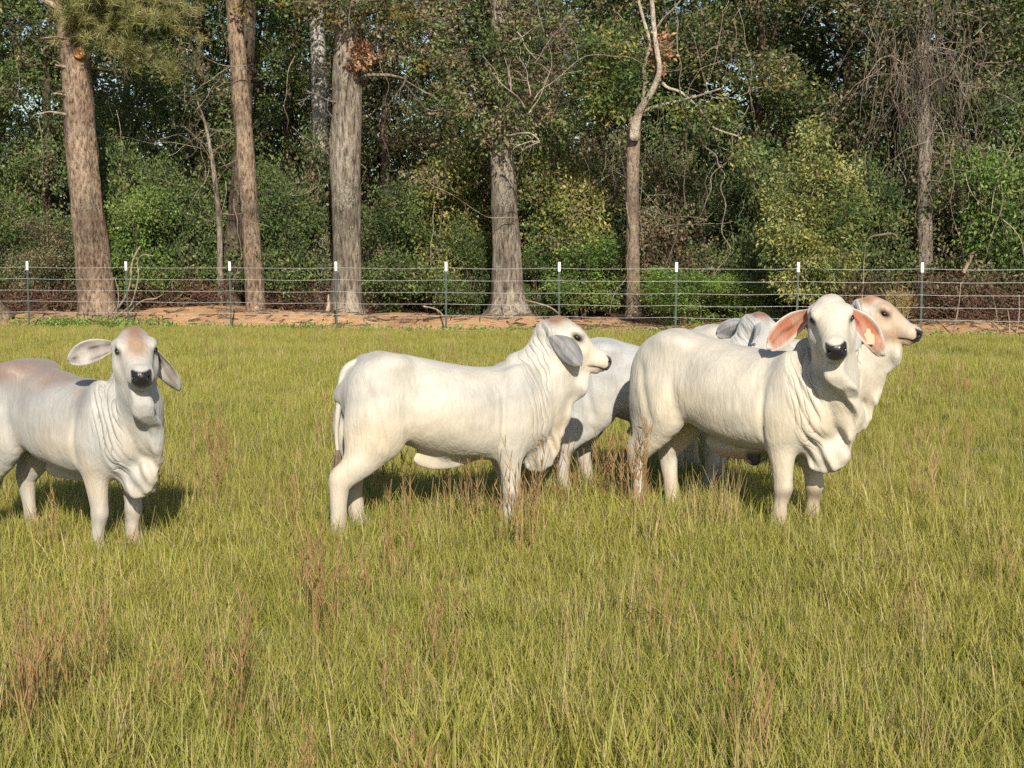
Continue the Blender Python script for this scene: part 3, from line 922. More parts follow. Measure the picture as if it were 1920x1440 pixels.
for i, (px, py0, py1, lab) in enumerate(((1872, 556, 612, 'leftmost of the pale dead stalks by the fence at the right edge'), (1893, 580, 612, 'shortest of the pale dead stalks by the fence at the right edge'), (1906, 552, 612, 'upright pale dead stalk by the fence at the right edge'), (1786, 530, 610, 'crooked pale weed stalk right of the last white topped post'))):
    x, y = wood_xy(px, 0.5)
    b = Builder()
    a = np.array([x, y, -0.02]); e = np.array(at_depth(px + (-10, -4, 5, 16)[i], py0, y))
    b.tube(catmull([a, (a + e) / 2 + (0.03, 0, 0), e], 5), np.linspace(0.017, 0.010, 11), 6)
    tag(b.build('dead_stalk', [M_DEAD]), lab, 'stalk', 'dead stalks by the fence')
# litter of sticks and clods on the bank
b = Builder()
r = np.random.RandomState(9)
for k in range(420):
    x = r.uniform(-13, 12); s = abs(r.normal()) * 0.9 + 0.9
    if s > 3.4: continue
    z = float(bank_z(np.array([x]), np.array([s]))[0])
    d = r.normal(size=3) * (1, 0.7, 0.12); d /= np.linalg.norm(d)
    L = r.uniform(0.12, 0.7)
    a = np.array([x, fence_y(x) + s, z + 0.015])
    b.tube([a - d * L / 2, a + (0, 0, 0.02), a + d * L / 2], [0.012, 0.014, 0.006], 4)
tag(b.build('bank_litter', [M_TWIG]), 'twigs and sticks littering the dirt bank', 'litter', kind='stuff')
# ------------------------------------------------------------------ wire fence
def metal(name, col, rough=0.5, metallic=0.0):
    m, nt, b = new_mat(name)
    nz = noise_node(nt, 18.0, 4.0)
    nt.links.new(ramp(nt, nz, [(0.3, tuple(c * 0.75 for c in col)), (0.7, tuple(min(c * 1.15, 0.9) for c in col))]), b.inputs['Base Color'])
    b.inputs['Roughness'].default_value = rough
    b.inputs['Metallic'].default_value = metallic
    return m
M_POST = metal('green_post_paint', (0.045, 0.065, 0.055), 0.6)
M_CAP = metal('white_post_paint', (0.80, 0.80, 0.78), 0.5)
M_WIRE = metal('galvanised_wire', (0.50, 0.50, 0.48), 0.5, 0.35)

fence = empty('wire_fence', (0, fence_y(0), 0))
tag(fence, 'five strand wire fence on white topped green posts along the dirt bank', 'fence')
LW = np.array(fence.location)
xl, xr = wood_xy(55, 0)[0], wood_xy(1727, 0)[0]
posts = [xl + (xr - xl) * k / 8 for k in range(-1, 10)]
HW = (1.425, 1.155, 0.885, 0.625, 0.365)
r = np.random.RandomState(15)
ang = math.atan(FB)
for x in posts:
    tilt = Matrix.Rotation(r.normal() * 0.012, 4, 'X') @ Matrix.Rotation(r.normal() * 0.012, 4, 'Y')
    def prism(prof, z0, z1):
        n = len(prof)
        v = [(p[0], p[1], z0) for p in prof] + [(p[0], p[1], z1) for p in prof]
        f = [(i, (i + 1) % n, (i + 1) % n + n, i + n) for i in range(n)]
        return v, f, [tuple(range(n - 1, -1, -1)), tuple(range(n, 2 * n))]
    T = [(-0.021, -0.022), (0.021, -0.022), (0.021, -0.015), (0.0045, -0.013), (0.0045, 0.022), (-0.0045, 0.022), (-0.0045, -0.013), (-0.021, -0.015)]
    b = Builder()
    v, f, e = prism(T, -0.2, 1.37)
    b.add(v, f); b.add(v, e)
    for k in range(22):                                 # studs on the face
        z = 0.1 + k * 0.056
        b.add([(-0.006, -0.022, z), (0.006, -0.022, z), (0.006, -0.030, z + 0.004), (-0.006, -0.030, z + 0.004), (-0.006, -0.022, z + 0.02), (0.006, -0.022, z + 0.02)],
              [(0, 1, 2, 3), (3, 2, 5, 4)])
    p = b.build('fence_post', [M_POST], fence, shade=False)
    p.matrix_local = Matrix.Translation((x, fence_y(x) - LW[1], 0)) @ Matrix.Rotation(ang, 4, 'Z') @ tilt
    b = Builder()
    v, f, e = prism([(q[0] * 1.35, q[1] * 1.15) for q in T], 1.355, 1.56)
    b.add(v, f); b.add(v, e)
    b.build('white_top', [M_CAP], p, shade=False)
for k, h in enumerate(HW):
    pts = []
    X0, X1 = posts[0] - 2.5, posts[-1] + 2.5
    xs = np.linspace(X0, X1, 240)
    d = np.abs(((xs - xl) / ((xr - xl) / 8)) % 1.0 - 0.5) * 2            # 1 at posts, 0 mid span
    z = h - 0.018 * (1 - d ** 2) + 0.004 * np.sin(xs * 3.1 + k)
    pts = np.stack([xs, fence_y(xs) - LW[1] - 0.034, z], -1)
    b = Builder()
    b.tube(pts, 0.0037, 5)
    for x in np.arange(X0, X1, 0.127):                   # barbs
        zz = np.interp(x, xs, z)
        c = np.array([x, fence_y(x) - LW[1] - 0.034, zz])
        a = r.uniform(0, 3.14)
        dv = np.array([0.3, math.cos(a), math.sin(a)]) * 0.016
        b.tube([c - dv, c + dv], 0.0022, 3, cap=False)
        b.tube([c - dv * (1, -1, 1), c + dv * (1, -1, 1)], 0.0022, 3, cap=False)
    b.build('wire', [M_WIRE], fence)
# ------------------------------------------------------------------ cattle
# A cow is modelled in its own frame (x forward, y to its left, z up, metres) as blended
# anatomical volumes, turned into one continuous skin, then its neck and head are turned.

class Field:
    def __init__(self, xs, ys, zs):
        self.ax = (xs, ys, zs)
        self.F = np.full((len(xs), len(ys), len(zs)), 0.5, dtype=np.float32)
    def box(self, lo, hi):
        sl, cs = [], []
        for a, l, h in zip(self.ax, lo, hi):
            i0, i1 = np.searchsorted(a, l), np.searchsorted(a, h)
            sl.append(slice(max(i0 - 1, 0), min(i1 + 1, len(a))))
            cs.append(a[sl[-1]])
        sl = tuple(sl)
        g = np.meshgrid(*cs, indexing='ij')
        return sl, np.stack([x.ravel() for x in g], -1).astype(np.float32), g[0].shape
    def blend(self, sl, d, k, sub=False):
        a = self.F[sl]
        if sub:                                            # smooth subtraction
            h = np.clip(0.5 - 0.5 * (a + d) / k, 0, 1)
            self.F[sl] = a * (1 - h) + (-d) * h + k * h * (1 - h)
        else:
            h = np.clip(0.5 + 0.5 * (d - a) / k, 0, 1)
            self.F[sl] = d * (1 - h) + a * h - k * h * (1 - h)
    def ellipsoid(self, c, r, k=0.05, axes=None, sub=False):
        c, r = np.array(c, dtype=np.float32), np.array(r, dtype=np.float32)
        m = max(r) + 0.10
        sl, P, shp = self.box(c - m, c + m)
        p = P - c
        if axes is not None:
            p = p @ np.array(axes, dtype=np.float32).T
        L = np.linalg.norm(p, axis=1) + 1e-6
        rho = np.linalg.norm(p / r, axis=1) + 1e-6
        self.blend(sl, (L - L / rho).reshape(shp), k, sub)
    def sweep(self, C, W, HU, HD, up, k=0.05, p=2.0, per=2, straight=False):
        """Tube with changing egg-shaped section along the points C."""
        n = len(C)
        up = np.broadcast_to(np.array(up, dtype=np.float64), (n, 3))
        dat = np.hstack([np.array(C, float), np.array(W, float)[:, None], np.array(HU, float)[:, None], np.array(HD, float)[:, None], up])
        dat = catmull(dat, per)
        C, W, HU, HD, U = dat[:, :3], dat[:, 3], dat[:, 4], dat[:, 5], dat[:, 6:9]
        rad = np.maximum(W, np.maximum(HU, HD))
        m = rad.max() * 0 + 0.09
        lo = (C - rad[:, None]).min(0) - m
        hi = (C + rad[:, None]).max(0) + m
        sl, P, shp = self.box(lo, hi)
        best = np.full(len(P), 1e9, dtype=np.float32)
        seg = np.zeros(len(P), dtype=np.int32)
        tt = np.zeros(len(P), dtype=np.float32)
        if straight:
            xx = np.clip(P[:, 0], C[0, 0], C[-1, 0])
            seg = np.clip(np.searchsorted(C[:, 0].astype(np.float32), xx) - 1, 0, len(C) - 2).astype(np.int32)
            tt = ((xx - C[seg, 0]) / (C[seg + 1, 0] - C[seg, 0])).astype(np.float32)
        for i in range(0 if straight else len(C) - 1):
            a, b = C[i].astype(np.float32), (C[i + 1] - C[i]).astype(np.float32)
            t = np.clip(((P - a) @ b) / (b @ b), 0, 1)
            e = P - a - t[:, None] * b
            d2 = (e * e).sum(1)
            w = d2 < best
            best[w], seg[w], tt[w] = d2[w], i, t[w]
        def ip(A):
            A = A.astype(np.float32)
            if A.ndim == 1:
                return A[seg] * (1 - tt) + A[seg + 1] * tt
            return A[seg] * (1 - tt)[:, None] + A[seg + 1] * tt[:, None]
        T = np.gradient(C, axis=0)
        T /= np.linalg.norm(T, axis=1)[:, None]
        T = ip(T)
        u = ip(U)
        u -= T * (u * T).sum(1)[:, None]
        u /= np.linalg.norm(u, axis=1)[:, None] + 1e-9
        s = np.cross(u, T)
        rel = P - ip(C)
        w, hu, hd = ip(W), ip(HU), ip(HD)
        uu, ss, aa = (rel * u).sum(1), (rel * s).sum(1), (rel * T).sum(1)
        h = np.where(uu > 0, hu, hd)
        cap = np.minimum(w, np.minimum(hu, hd)) * 0.8
        rho = (np.abs(ss / w) ** p + np.abs(uu / h) ** p + np.abs(aa / cap) ** p) ** (1.0 / p) + 1e-6
        L = np.linalg.norm(rel, axis=1) + 1e-6
        self.blend(sl, (L - L / rho).reshape(shp), k)
    def sheet(self, poly, thick, yc, k=0.03, lo=None, hi=None, rnd=0.02):
        """A fold of skin: an outline in the x-z plane with a thickness, centred on y = yc(x, z)."""
        poly = np.array(poly, dtype=np.float64)
        lo = np.array([poly[:, 0].min(), -0.16, poly[:, 1].min()]) - 0.06
        hi = np.array([poly[:, 0].max(), 0.16, poly[:, 1].max()]) + 0.06
        sl, P, shp = self.box(lo, hi)
        nx, ny, nz = shp
        g = P.reshape(nx, ny, nz, 3)[:, 0].reshape(-1, 3).astype(np.float64)
        q = g[:, [0, 2]]
        d = np.full(len(q), 1e9)
        inside = np.zeros(len(q), bool)
        for i in range(len(poly)):
            a, b = poly[i], poly[(i + 1) % len(poly)]
            e = b - a
            t = np.clip(((q - a) @ e) / (e @ e + 1e-12), 0, 1)
            d = np.minimum(d, np.linalg.norm(q - a - t[:, None] * e, axis=1))
            c = ((a[1] > q[:, 1]) != (b[1] > q[:, 1])) & (q[:, 0] < (b[0] - a[0]) * (q[:, 1] - a[1]) / (b[1] - a[1] + 1e-12) + a[0])
            inside ^= c
        d = np.where(inside, -d, d) + rnd
        d2 = np.repeat(d.reshape(nx, 1, nz), ny, 1)
        y = P[:, 1].reshape(shp)
        c = np.repeat(yc(q[:, 0], q[:, 1]).reshape(nx, 1, nz), ny, 1)
        th = thick(q[:, 0], q[:, 1]).reshape(nx, 1, nz)
        dy = np.abs(y - c) - th + rnd
        dd = np.minimum(np.maximum(d2, dy), 0) + np.sqrt(np.maximum(d2, 0) ** 2 + np.maximum(dy, 0) ** 2) - rnd
        self.blend(sl, dd.astype(np.float32), k)

def surface_nets(fld):
    F, (xs, ys, zs) = fld.F, fld.ax
    S = F < 0
    c = [S[i:S.shape[0] - 1 + i, j:S.shape[1] - 1 + j, k:S.shape[2] - 1 + k] for i in (0, 1) for j in (0, 1) for k in (0, 1)]
    sm = sum(x.astype(np.int8) for x in c)
    act = (sm > 0) & (sm < 8)
    I = np.argwhere(act)
    idx = np.full(act.shape, -1, dtype=np.int64)
    idx[act] = np.arange(len(I))
    acc = np.zeros((len(I), 3))
    cnt = np.zeros(len(I))
    for axis in range(3):
        others = [a for a in range(3) if a != axis]
        for o1 in (0, 1):
            for o2 in (0, 1):
                a = I.copy()
                a[:, others[0]] += o1
                a[:, others[1]] += o2
                b = a.copy()
                b[:, axis] += 1
                fa, fb = F[tuple(a.T)], F[tuple(b.T)]
                m = (fa < 0) != (fb < 0)
                t = np.where(m, fa / (fa - fb + 1e-12), 0)
                pa = np.stack([xs[a[:, 0]], ys[a[:, 1]], zs[a[:, 2]]], -1)
                pb = np.stack([xs[b[:, 0]], ys[b[:, 1]], zs[b[:, 2]]], -1)
                acc += np.where(m[:, None], pa + (pb - pa) * t[:, None], 0)
                cnt += m
    v = acc / cnt[:, None]
    quads = []
    for axis in range(3):
        lo = [slice(None)] * 3; hi = [slice(None)] * 3
        lo[axis] = slice(None, -1); hi[axis] = slice(1, None)
        e = np.argwhere(S[tuple(lo)] != S[tuple(hi)])
        o = [a for a in range(3) if a != axis]
        ok = (e[:, o[0]] > 0) & (e[:, o[1]] > 0) & (e[:, o[0]] < S.shape[o[0]] - 1) & (e[:, o[1]] < S.shape[o[1]] - 1)
        e = e[ok]
        def cell(d1, d2):
            q = e.copy(); q[:, o[0]] += d1; q[:, o[1]] += d2
            return idx[tuple(q.T)]
        q = np.stack([cell(-1, -1), cell(0, -1), cell(0, 0), cell(-1, 0)], -1)
        flip = S[tuple(e.T)]
        if axis == 1:
            flip = ~flip
        q[~flip] = q[~flip][:, ::-1]
        quads.append(q)
    return v, np.concatenate(quads)

def relax(v, q, it=2, f=0.5):
    e = np.concatenate([q[:, [0, 1]], q[:, [1, 2]], q[:, [2, 3]], q[:, [3, 0]]])
    n = len(v)
    deg = np.bincount(e.ravel(), minlength=n).astype(float)
    for _ in range(it):
        s = np.stack([np.bincount(e[:, 0], v[e[:, 1], a], n) + np.bincount(e[:, 1], v[e[:, 0], a], n) for a in range(3)], -1)
        v = v + f * (s / deg[:, None] - v)
    return v

def vnormals(v, q):
    fn = np.cross(v[q[:, 2]] - v[q[:, 0]], v[q[:, 3]] - v[q[:, 1]])
    n = np.zeros_like(v)
    for c in range(4):
        for a in range(3):
            n[:, a] += np.bincount(q[:, c], fn[:, a], len(v))
    return n / (np.linalg.norm(n, axis=1)[:, None] + 1e-12)

HEAD0 = np.array([0.700, 0.0, 1.235])
COAT = 0.80                                          # overall coat reflectance
HS = 0.90                                            # length of the face
HP = R(31.0)
HX = np.array([math.cos(HP), 0, -math.sin(HP)])      # towards the muzzle
HZ = np.array([math.sin(HP), 0, math.cos(HP)])       # towards the forehead
HY = np.array([0.0, 1.0, 0.0])

def head_pt(t, y, u):
    return HEAD0 + (t * HS if t > 0 else t) * HX + y * HY + u * HZ

def head_local(p):
    r = p - HEAD0
    t = r @ HX
    return np.where(t > 0, t / HS, t), p[:, 1], r @ HZ

DEWLAP = [(0.60, 0.80), (0.72, 0.90), (0.80, 1.00), (0.86, 1.06), (0.915, 1.03), (0.925, 0.965), (0.915, 0.90), (0.885, 0.845),
          (0.845, 0.812), (0.818, 0.792), (0.812, 0.735), (0.800, 0.665), (0.775, 0.605), (0.748, 0.555), (0.728, 0.47), (0.700, 0.418), (0.635, 0.378), (0.555, 0.372),
          (0.515, 0.40), (0.48, 0.47), (0.50, 0.62)]

def cow_skin(cow):
    """Body skin as one closed surface."""
    rs = np.random.RandomState(cow['seed'])
    step, fine = 0.0120, 0.0085
    def axis(a, b, f0, f1):
        return np.concatenate([np.arange(a, f0, step), np.arange(f0, f1, fine), np.arange(f1, b, step)]).astype(np.float32)
    xs = axis(-0.80, 1.20, 0.44, 1.17)
    ys = np.arange(-0.34, 0.345, 0.0105).astype(np.float32)
    zs = axis(-0.03, 1.47, 0.36, 1.44)
    f = Field(xs, ys, zs)
    # trunk: x, top, bottom, half width
    st = np.array([(-0.640, 1.00, 0.84, 0.05), (-0.61, 1.065, 0.74, 0.115), (-0.54, 1.128, 0.63, 0.19), (-0.42, 1.165, 0.620, 0.225),
                   (-0.27, 1.150, 0.570, 0.228), (-0.12, 1.115, 0.518, 0.246), (0.03, 1.072, 0.480, 0.262), (0.17, 1.050, 0.464, 0.258),
                   (0.30, 1.045, 0.458, 0.240), (0.42, 1.045, 0.462, 0.215), (0.53, 1.035, 0.475, 0.190), (0.62, 1.03, 0.53, 0.150), (0.67, 0.95, 0.62, 0.09)])
    st[:, 2] += cow.get('belly', 0.0) * np.exp(-((st[:, 0] + 0.05) / 0.3) ** 2)
    cz = st[:, 2] + 0.47 * (st[:, 1] - st[:, 2])
    f.sweep(np.stack([st[:, 0], 0 * cz, cz], -1), st[:, 3] * cow.get('fat', 1.0), st[:, 1] - cz, cz - st[:, 2], (0, 0, 1), k=0.04, p=2.15, per=4, straight=True)
    # neck: top and throat points
    nk = np.array([(0.45, 1.055, 0.51, 0.58, 0.160), (0.540, 1.120, 0.625, 0.67, 0.145), (0.605, 1.215, 0.705, 0.80, 0.125),
                   (0.655, 1.300, 0.775, 0.92, 0.108), (0.70, 1.340, 0.825, 1.02, 0.098)])
    top, bot = nk[:, [0, 1]], nk[:, [2, 3]]
    c = (top + bot) / 2
    h = np.linalg.norm(top - bot, axis=1) / 2 * 0.97
    up = np.stack([top[:, 0] - bot[:, 0], 0 * h, top[:, 1] - bot[:, 1]], -1)
    f.sweep(np.stack([c[:, 0], 0 * h, c[:, 1]], -1), nk[:, 4], h, h, up, k=0.07, per=2)
    # hump
    hs = cow.get('hump', 1.0)
    f.ellipsoid((0.455, 0, 1.062), (0.075, 0.050, 0.072 * hs), 0.03)
    f.ellipsoid((0.515, 0, 1.070), (0.080, 0.050, 0.068 * hs), 0.04)
    # shoulder, thigh, hip masses
    for s in (-1, 1):
        f.ellipsoid((0.43, s * 0.125, 0.80), (0.155, 0.095, 0.27), 0.06)
        f.ellipsoid((0.53, s * 0.10, 0.70), (0.10, 0.075, 0.15), 0.06)
        f.ellipsoid((0.36, s * 0.145, 0.67), (0.10, 0.08, 0.15), 0.06)
        f.ellipsoid((-0.485, s * 0.125, 0.82), (0.175, 0.100, 0.27), 0.07)
        f.ellipsoid((-0.42, s * 0.140, 0.69), (0.130, 0.085, 0.16), 0.07)
        f.ellipsoid((-0.365, s * 0.155, 1.083), (0.085, 0.050, 0.045), 0.10)      # hook bone
        f.ellipsoid((-0.56, s * 0.080, 0.92), (0.090, 0.065, 0.15), 0.06)       # pin bone
        f.ellipsoid((-0.560, s * 0.115, 0.66), (0.120, 0.075, 0.19), 0.07)      # back of the thigh
    f.ellipsoid((-0.595, 0, 0.87), (0.065, 0.075, 0.15), 0.06)                     # below the tail head
    # legs
    for s, key in ((-1, 'RF'), (1, 'LF')):
        dx, dy = cow['legs'][key]
        y = s * 0.125
        P = [(0.40, y, 0.66), (0.375 + 0.1 * dx, y * 1.05, 0.55), (0.385 + 0.45 * dx, y + 0.4 * dy, 0.42), (0.395 + 0.7 * dx, y * .95 + 0.7 * dy, 0.315),
             (0.395 + 0.76 * dx, y * .95 + 0.76 * dy, 0.265), (0.385 + 0.84 * dx, y * .95 + 0.84 * dy, 0.19), (0.380 + 0.95 * dx, y * .95 + 0.95 * dy, 0.10), (0.392 + dx, y * .95 + dy, 0.05), (0.40 + dx, y * .95 + dy, 0.012)]
        f.sweep(P, [.080, .076, .058, .050, .053, .036, .041, .044, .050], [.12, .096, .070, .056, .060, .039, .045, .050, .058], [.12, .098, .070, .052, .052, .039, .047, .047, .050], (1, 0, 0), k=0.05)
    for s, key in ((-1, 'RH'), (1, 'LH')):
        dx, dy = cow['legs'][key]
        y = s * 0.135
        P = [(-0.46, y, 0.80), (-0.455 + 0.05 * dx, y * 1.03, 0.67), (-0.505 + 0.3 * dx, y + 0.2 * dy, 0.55), (-0.575 + 0.55 * dx, y + .5 * dy, 0.46), (-0.635 + 0.72 * dx, y * .95 + 0.7 * dy, 0.385),
             (-0.645 + 0.78 * dx, y * .95 + 0.78 * dy, 0.32), (-0.64 + 0.86 * dx, y * .95 + .86 * dy, 0.21), (-0.635 + 0.95 * dx, y * .95 + .95 * dy, 0.105), (-0.618 + dx, y * .95 + dy, 0.05), (-0.605 + dx, y * .95 + dy, 0.012)]
        f.sweep(P, [.10, .098, .082, .062, .053, .045, .040, .043, .047, .052], [.16, .165, .126, .090, .066, .056, .045, .048, .052, .06], [.16, .160, .130, .098, .076, .060, .047, .050, .050, .052], (1, 0, 0), k=0.06)
        f.ellipsoid((-0.665 + 0.7 * dx, y * .95 + .7 * dy, 0.42), (0.035, 0.028, 0.05), 0.05)        # point of the hock
    # dewlap: a hanging fold that waves from side to side
    ph = rs.uniform(0, 6.28)
    def yc(x, z):
        w = smooth(0.70, 0.5, z) * 0.013 + 0.005
        return w * np.sin(48 * (x + 0.25 * z) + ph) + 0.010 * np.sin(23 * x + 31 * z + ph)
    def th(x, z):
        lobe = np.exp(-((x - 0.87) / 0.05) ** 2 - ((z - 0.90) / 0.07) ** 2)
        return 0.024 + 0.024 * smooth(0.55, 0.75, z) + 0.018 * lobe + 0.022 * smooth(0.52, 0.40, z) * smooth(0.75, 0.6, x)
    dl = np.array(DEWLAP)
    dw = cow.get('dewlap', 1.0)
    if dw != 1.0:
        dl[8:20, 1] += (1 - dw) * 0.25 * smooth(0.85, 0.5, dl[8:20, 1])
    f.sheet(dl, th, yc, k=0.035)
    f.ellipsoid((0.58, 0, 0.50), (0.10, 0.085, 0.10), 0.06)                        # brisket
    f.ellipsoid((-0.02, 0, 0.482), (0.20, 0.018, 0.070 * cow.get('flap', 1.0)), 0.08)    # navel flap
    if cow.get('sheath'):
        f.ellipsoid((-0.02, 0, 0.44), (0.16, 0.035, 0.05), 0.04)
        f.ellipsoid((0.12, 0, 0.405), (0.05, 0.03, 0.045), 0.03)
    # head
    ts = np.array([(-0.075, .070, .070, .080), (-0.02, .098, .112, .105), (0.04, .116, .130, .125), (0.10, .121, .132, .138), (0.16, .112, .122, .138), (0.22, .093, .101, .120),
                   (0.28, .075, .080, .094), (0.34, .066, .065, .072), (0.385, .066, .063, .066), (0.418, .058, .057, .056)])
    hc = np.stack([head_pt(t, 0, 0) for t in ts[:, 0]])
    f.sweep(hc, ts[:, 1], ts[:, 2], ts[:, 3], HZ, k=0.05, p=2.25)
    ax = np.stack([HX, HY, HZ])
    f.ellipsoid(head_pt(-0.01, 0, 0.085), (0.06, 0.060, 0.045), 0.05, ax)           # poll
    f.ellipsoid(head_pt(0.385, 0, 0.002), (0.050, 0.070, 0.062), 0.025, ax)          # muzzle
    f.ellipsoid(head_pt(0.352, 0, -0.070), (0.060, 0.046, 0.024), 0.014, ax)        # chin
    for s in (-1, 1):
        f.ellipsoid(head_pt(0.115, s * 0.088, 0.088), (0.055, 0.030, 0.026), 0.03, ax)      # brow
        f.ellipsoid(head_pt(0.12, s * 0.075, -0.065), (0.095, 0.042, 0.065), 0.05, ax)      # cheek
        f.ellipsoid(head_pt(0.345, s * 0.046, -0.012), (0.045, 0.025, 0.035), 0.03, ax)     # lip
        f.ellipsoid(head_pt(0.136, s * 0.124, 0.058), (0.034, 0.020, 0.016), 0.016, ax, sub=True)   # eye socket
        f.ellipsoid(head_pt(0.20, s * 0.120, 0.02), (0.05, 0.022, 0.035), 0.04, ax, sub=True)
        f.ellipsoid(head_pt(0.434, s * 0.036, 0.018), (0.018, 0.013, 0.011), 0.008, ax, sub=True)   # nostril
        f.ellipsoid(head_pt(-0.052, s * 0.080, 0.006), (0.040, 0.042, 0.036), 0.06, ax)      # ear base
    v, q = surface_nets(f)
    # keep what is above ground; smooth the net
    v = relax(v, q, 3, 0.5)
    n = vnormals(v, q)
    # folds of loose skin, ribs and small unevenness
    x, y, z = v[:, 0], v[:, 1], v[:, 2]
    t, _, u = head_local(v)
    side = smooth(0.25, 0.7, np.abs(n[:, 1]) + 0.25)
    reg = smooth(0.43, 0.54, x + 0.16 * (z - 0.8)) * smooth(0.42, 0.62, z) * smooth(0.055, 0.0, t + 0.55 * (u + 0.12)) * side
    wob = noise3(v * (1, 0.4, 1), 6, cow['seed'] + 1) * 0.030 + noise3(v * (1, 0.4, 1), 15, cow['seed'] + 6) * 0.010
    c = x + 0.40 * (z - 0.8) + wob
    a1 = np.sin(np.pi * c / 0.062 + ph)
    a2 = np.sin(np.pi * c / 0.034 + 2 * ph + 1)
    fold = (1 - np.abs(a1) ** 0.55) * 0.024 * np.clip(0.65 + 0.7 * noise3(v, 7, cow['seed'] + 2), 0, 1.3) + (1 - np.abs(a2) ** 0.6) * 0.008 * np.clip(0.4 + 0.7 * noise3(v, 11, cow['seed'] + 5), 0, 1.2)
    d = -reg * fold * 1.0
    dz = smooth(0.68, 0.56, z) * smooth(0.48, 0.55, x) * side
    d += dz * 0.007 * np.sin(2 * np.pi * (x + 0.35 * z + wob) / 0.075 + ph)
    rib = smooth(-0.28, -0.1, x) * smooth(0.34, 0.22, x) * smooth(0.52, 0.66, z) * smooth(1.0, 0.9, z)
    d += rib * 0.0010 * (0.5 + noise3(v, 5, cow['seed'] + 7)) * np.sin(2 * np.pi * (x + 0.22 * z + 0.5 * wob) / 0.058)
    d += (0.0065 * noise3(v * (1, 1, 0.6), 10, cow['seed'] + 3) + 0.0032 * noise3(v * (1, 1, 0.45), 27, cow['seed'] + 8)) * smooth(0.12, -0.05, t) + 0.0014 * noise3(v, 42, cow['seed'] + 4)
    d -= 0.022 * np.exp(-((x + 0.22) / 0.085) ** 2 - ((z - 0.93) / 0.10) ** 2) * np.abs(n[:, 1])          # hollow of the flank
    d -= 0.016 * np.exp(-((x - 0.27) / 0.06) ** 2 - ((z - 0.88) / 0.14) ** 2) * np.abs(n[:, 1])          # behind the shoulder blade
    d -= 0.014 * np.exp(-((x + 0.50 + 0.25 * (z - 0.8)) / 0.03) ** 2) * smooth(0.55, 0.65, z) * smooth(1.02, 0.9, z) * np.abs(n[:, 1])   # thigh muscle line
    # crease behind the elbow, groove before the thigh
    d -= 0.012 * np.exp(-((x - 0.30 - 0.05 * (z - 0.7)) / 0.018) ** 2) * smooth(0.50, 0.6, z) * smooth(0.98, 0.75, z) * 1.4
    d -= 0.010 * np.exp(-((x + 0.295 + 0.10 * (z - 0.7)) / 0.03) ** 2) * smooth(0.55, 0.62, z) * smooth(1.0, 0.8, z)
    # mouth line
    mouth = np.exp(-((u + 0.044 + 0.36 * np.maximum(0, 0.385 - t)) / 0.006) ** 2) * smooth(0.29, 0.32, t)
    d -= 0.008 * mouth
    v = v + n * d[:, None]
    return v, q, mouth, reg

def mix3(a, b, w):
    return a * (1 - w[:, None]) + np.array(b) * w[:, None]

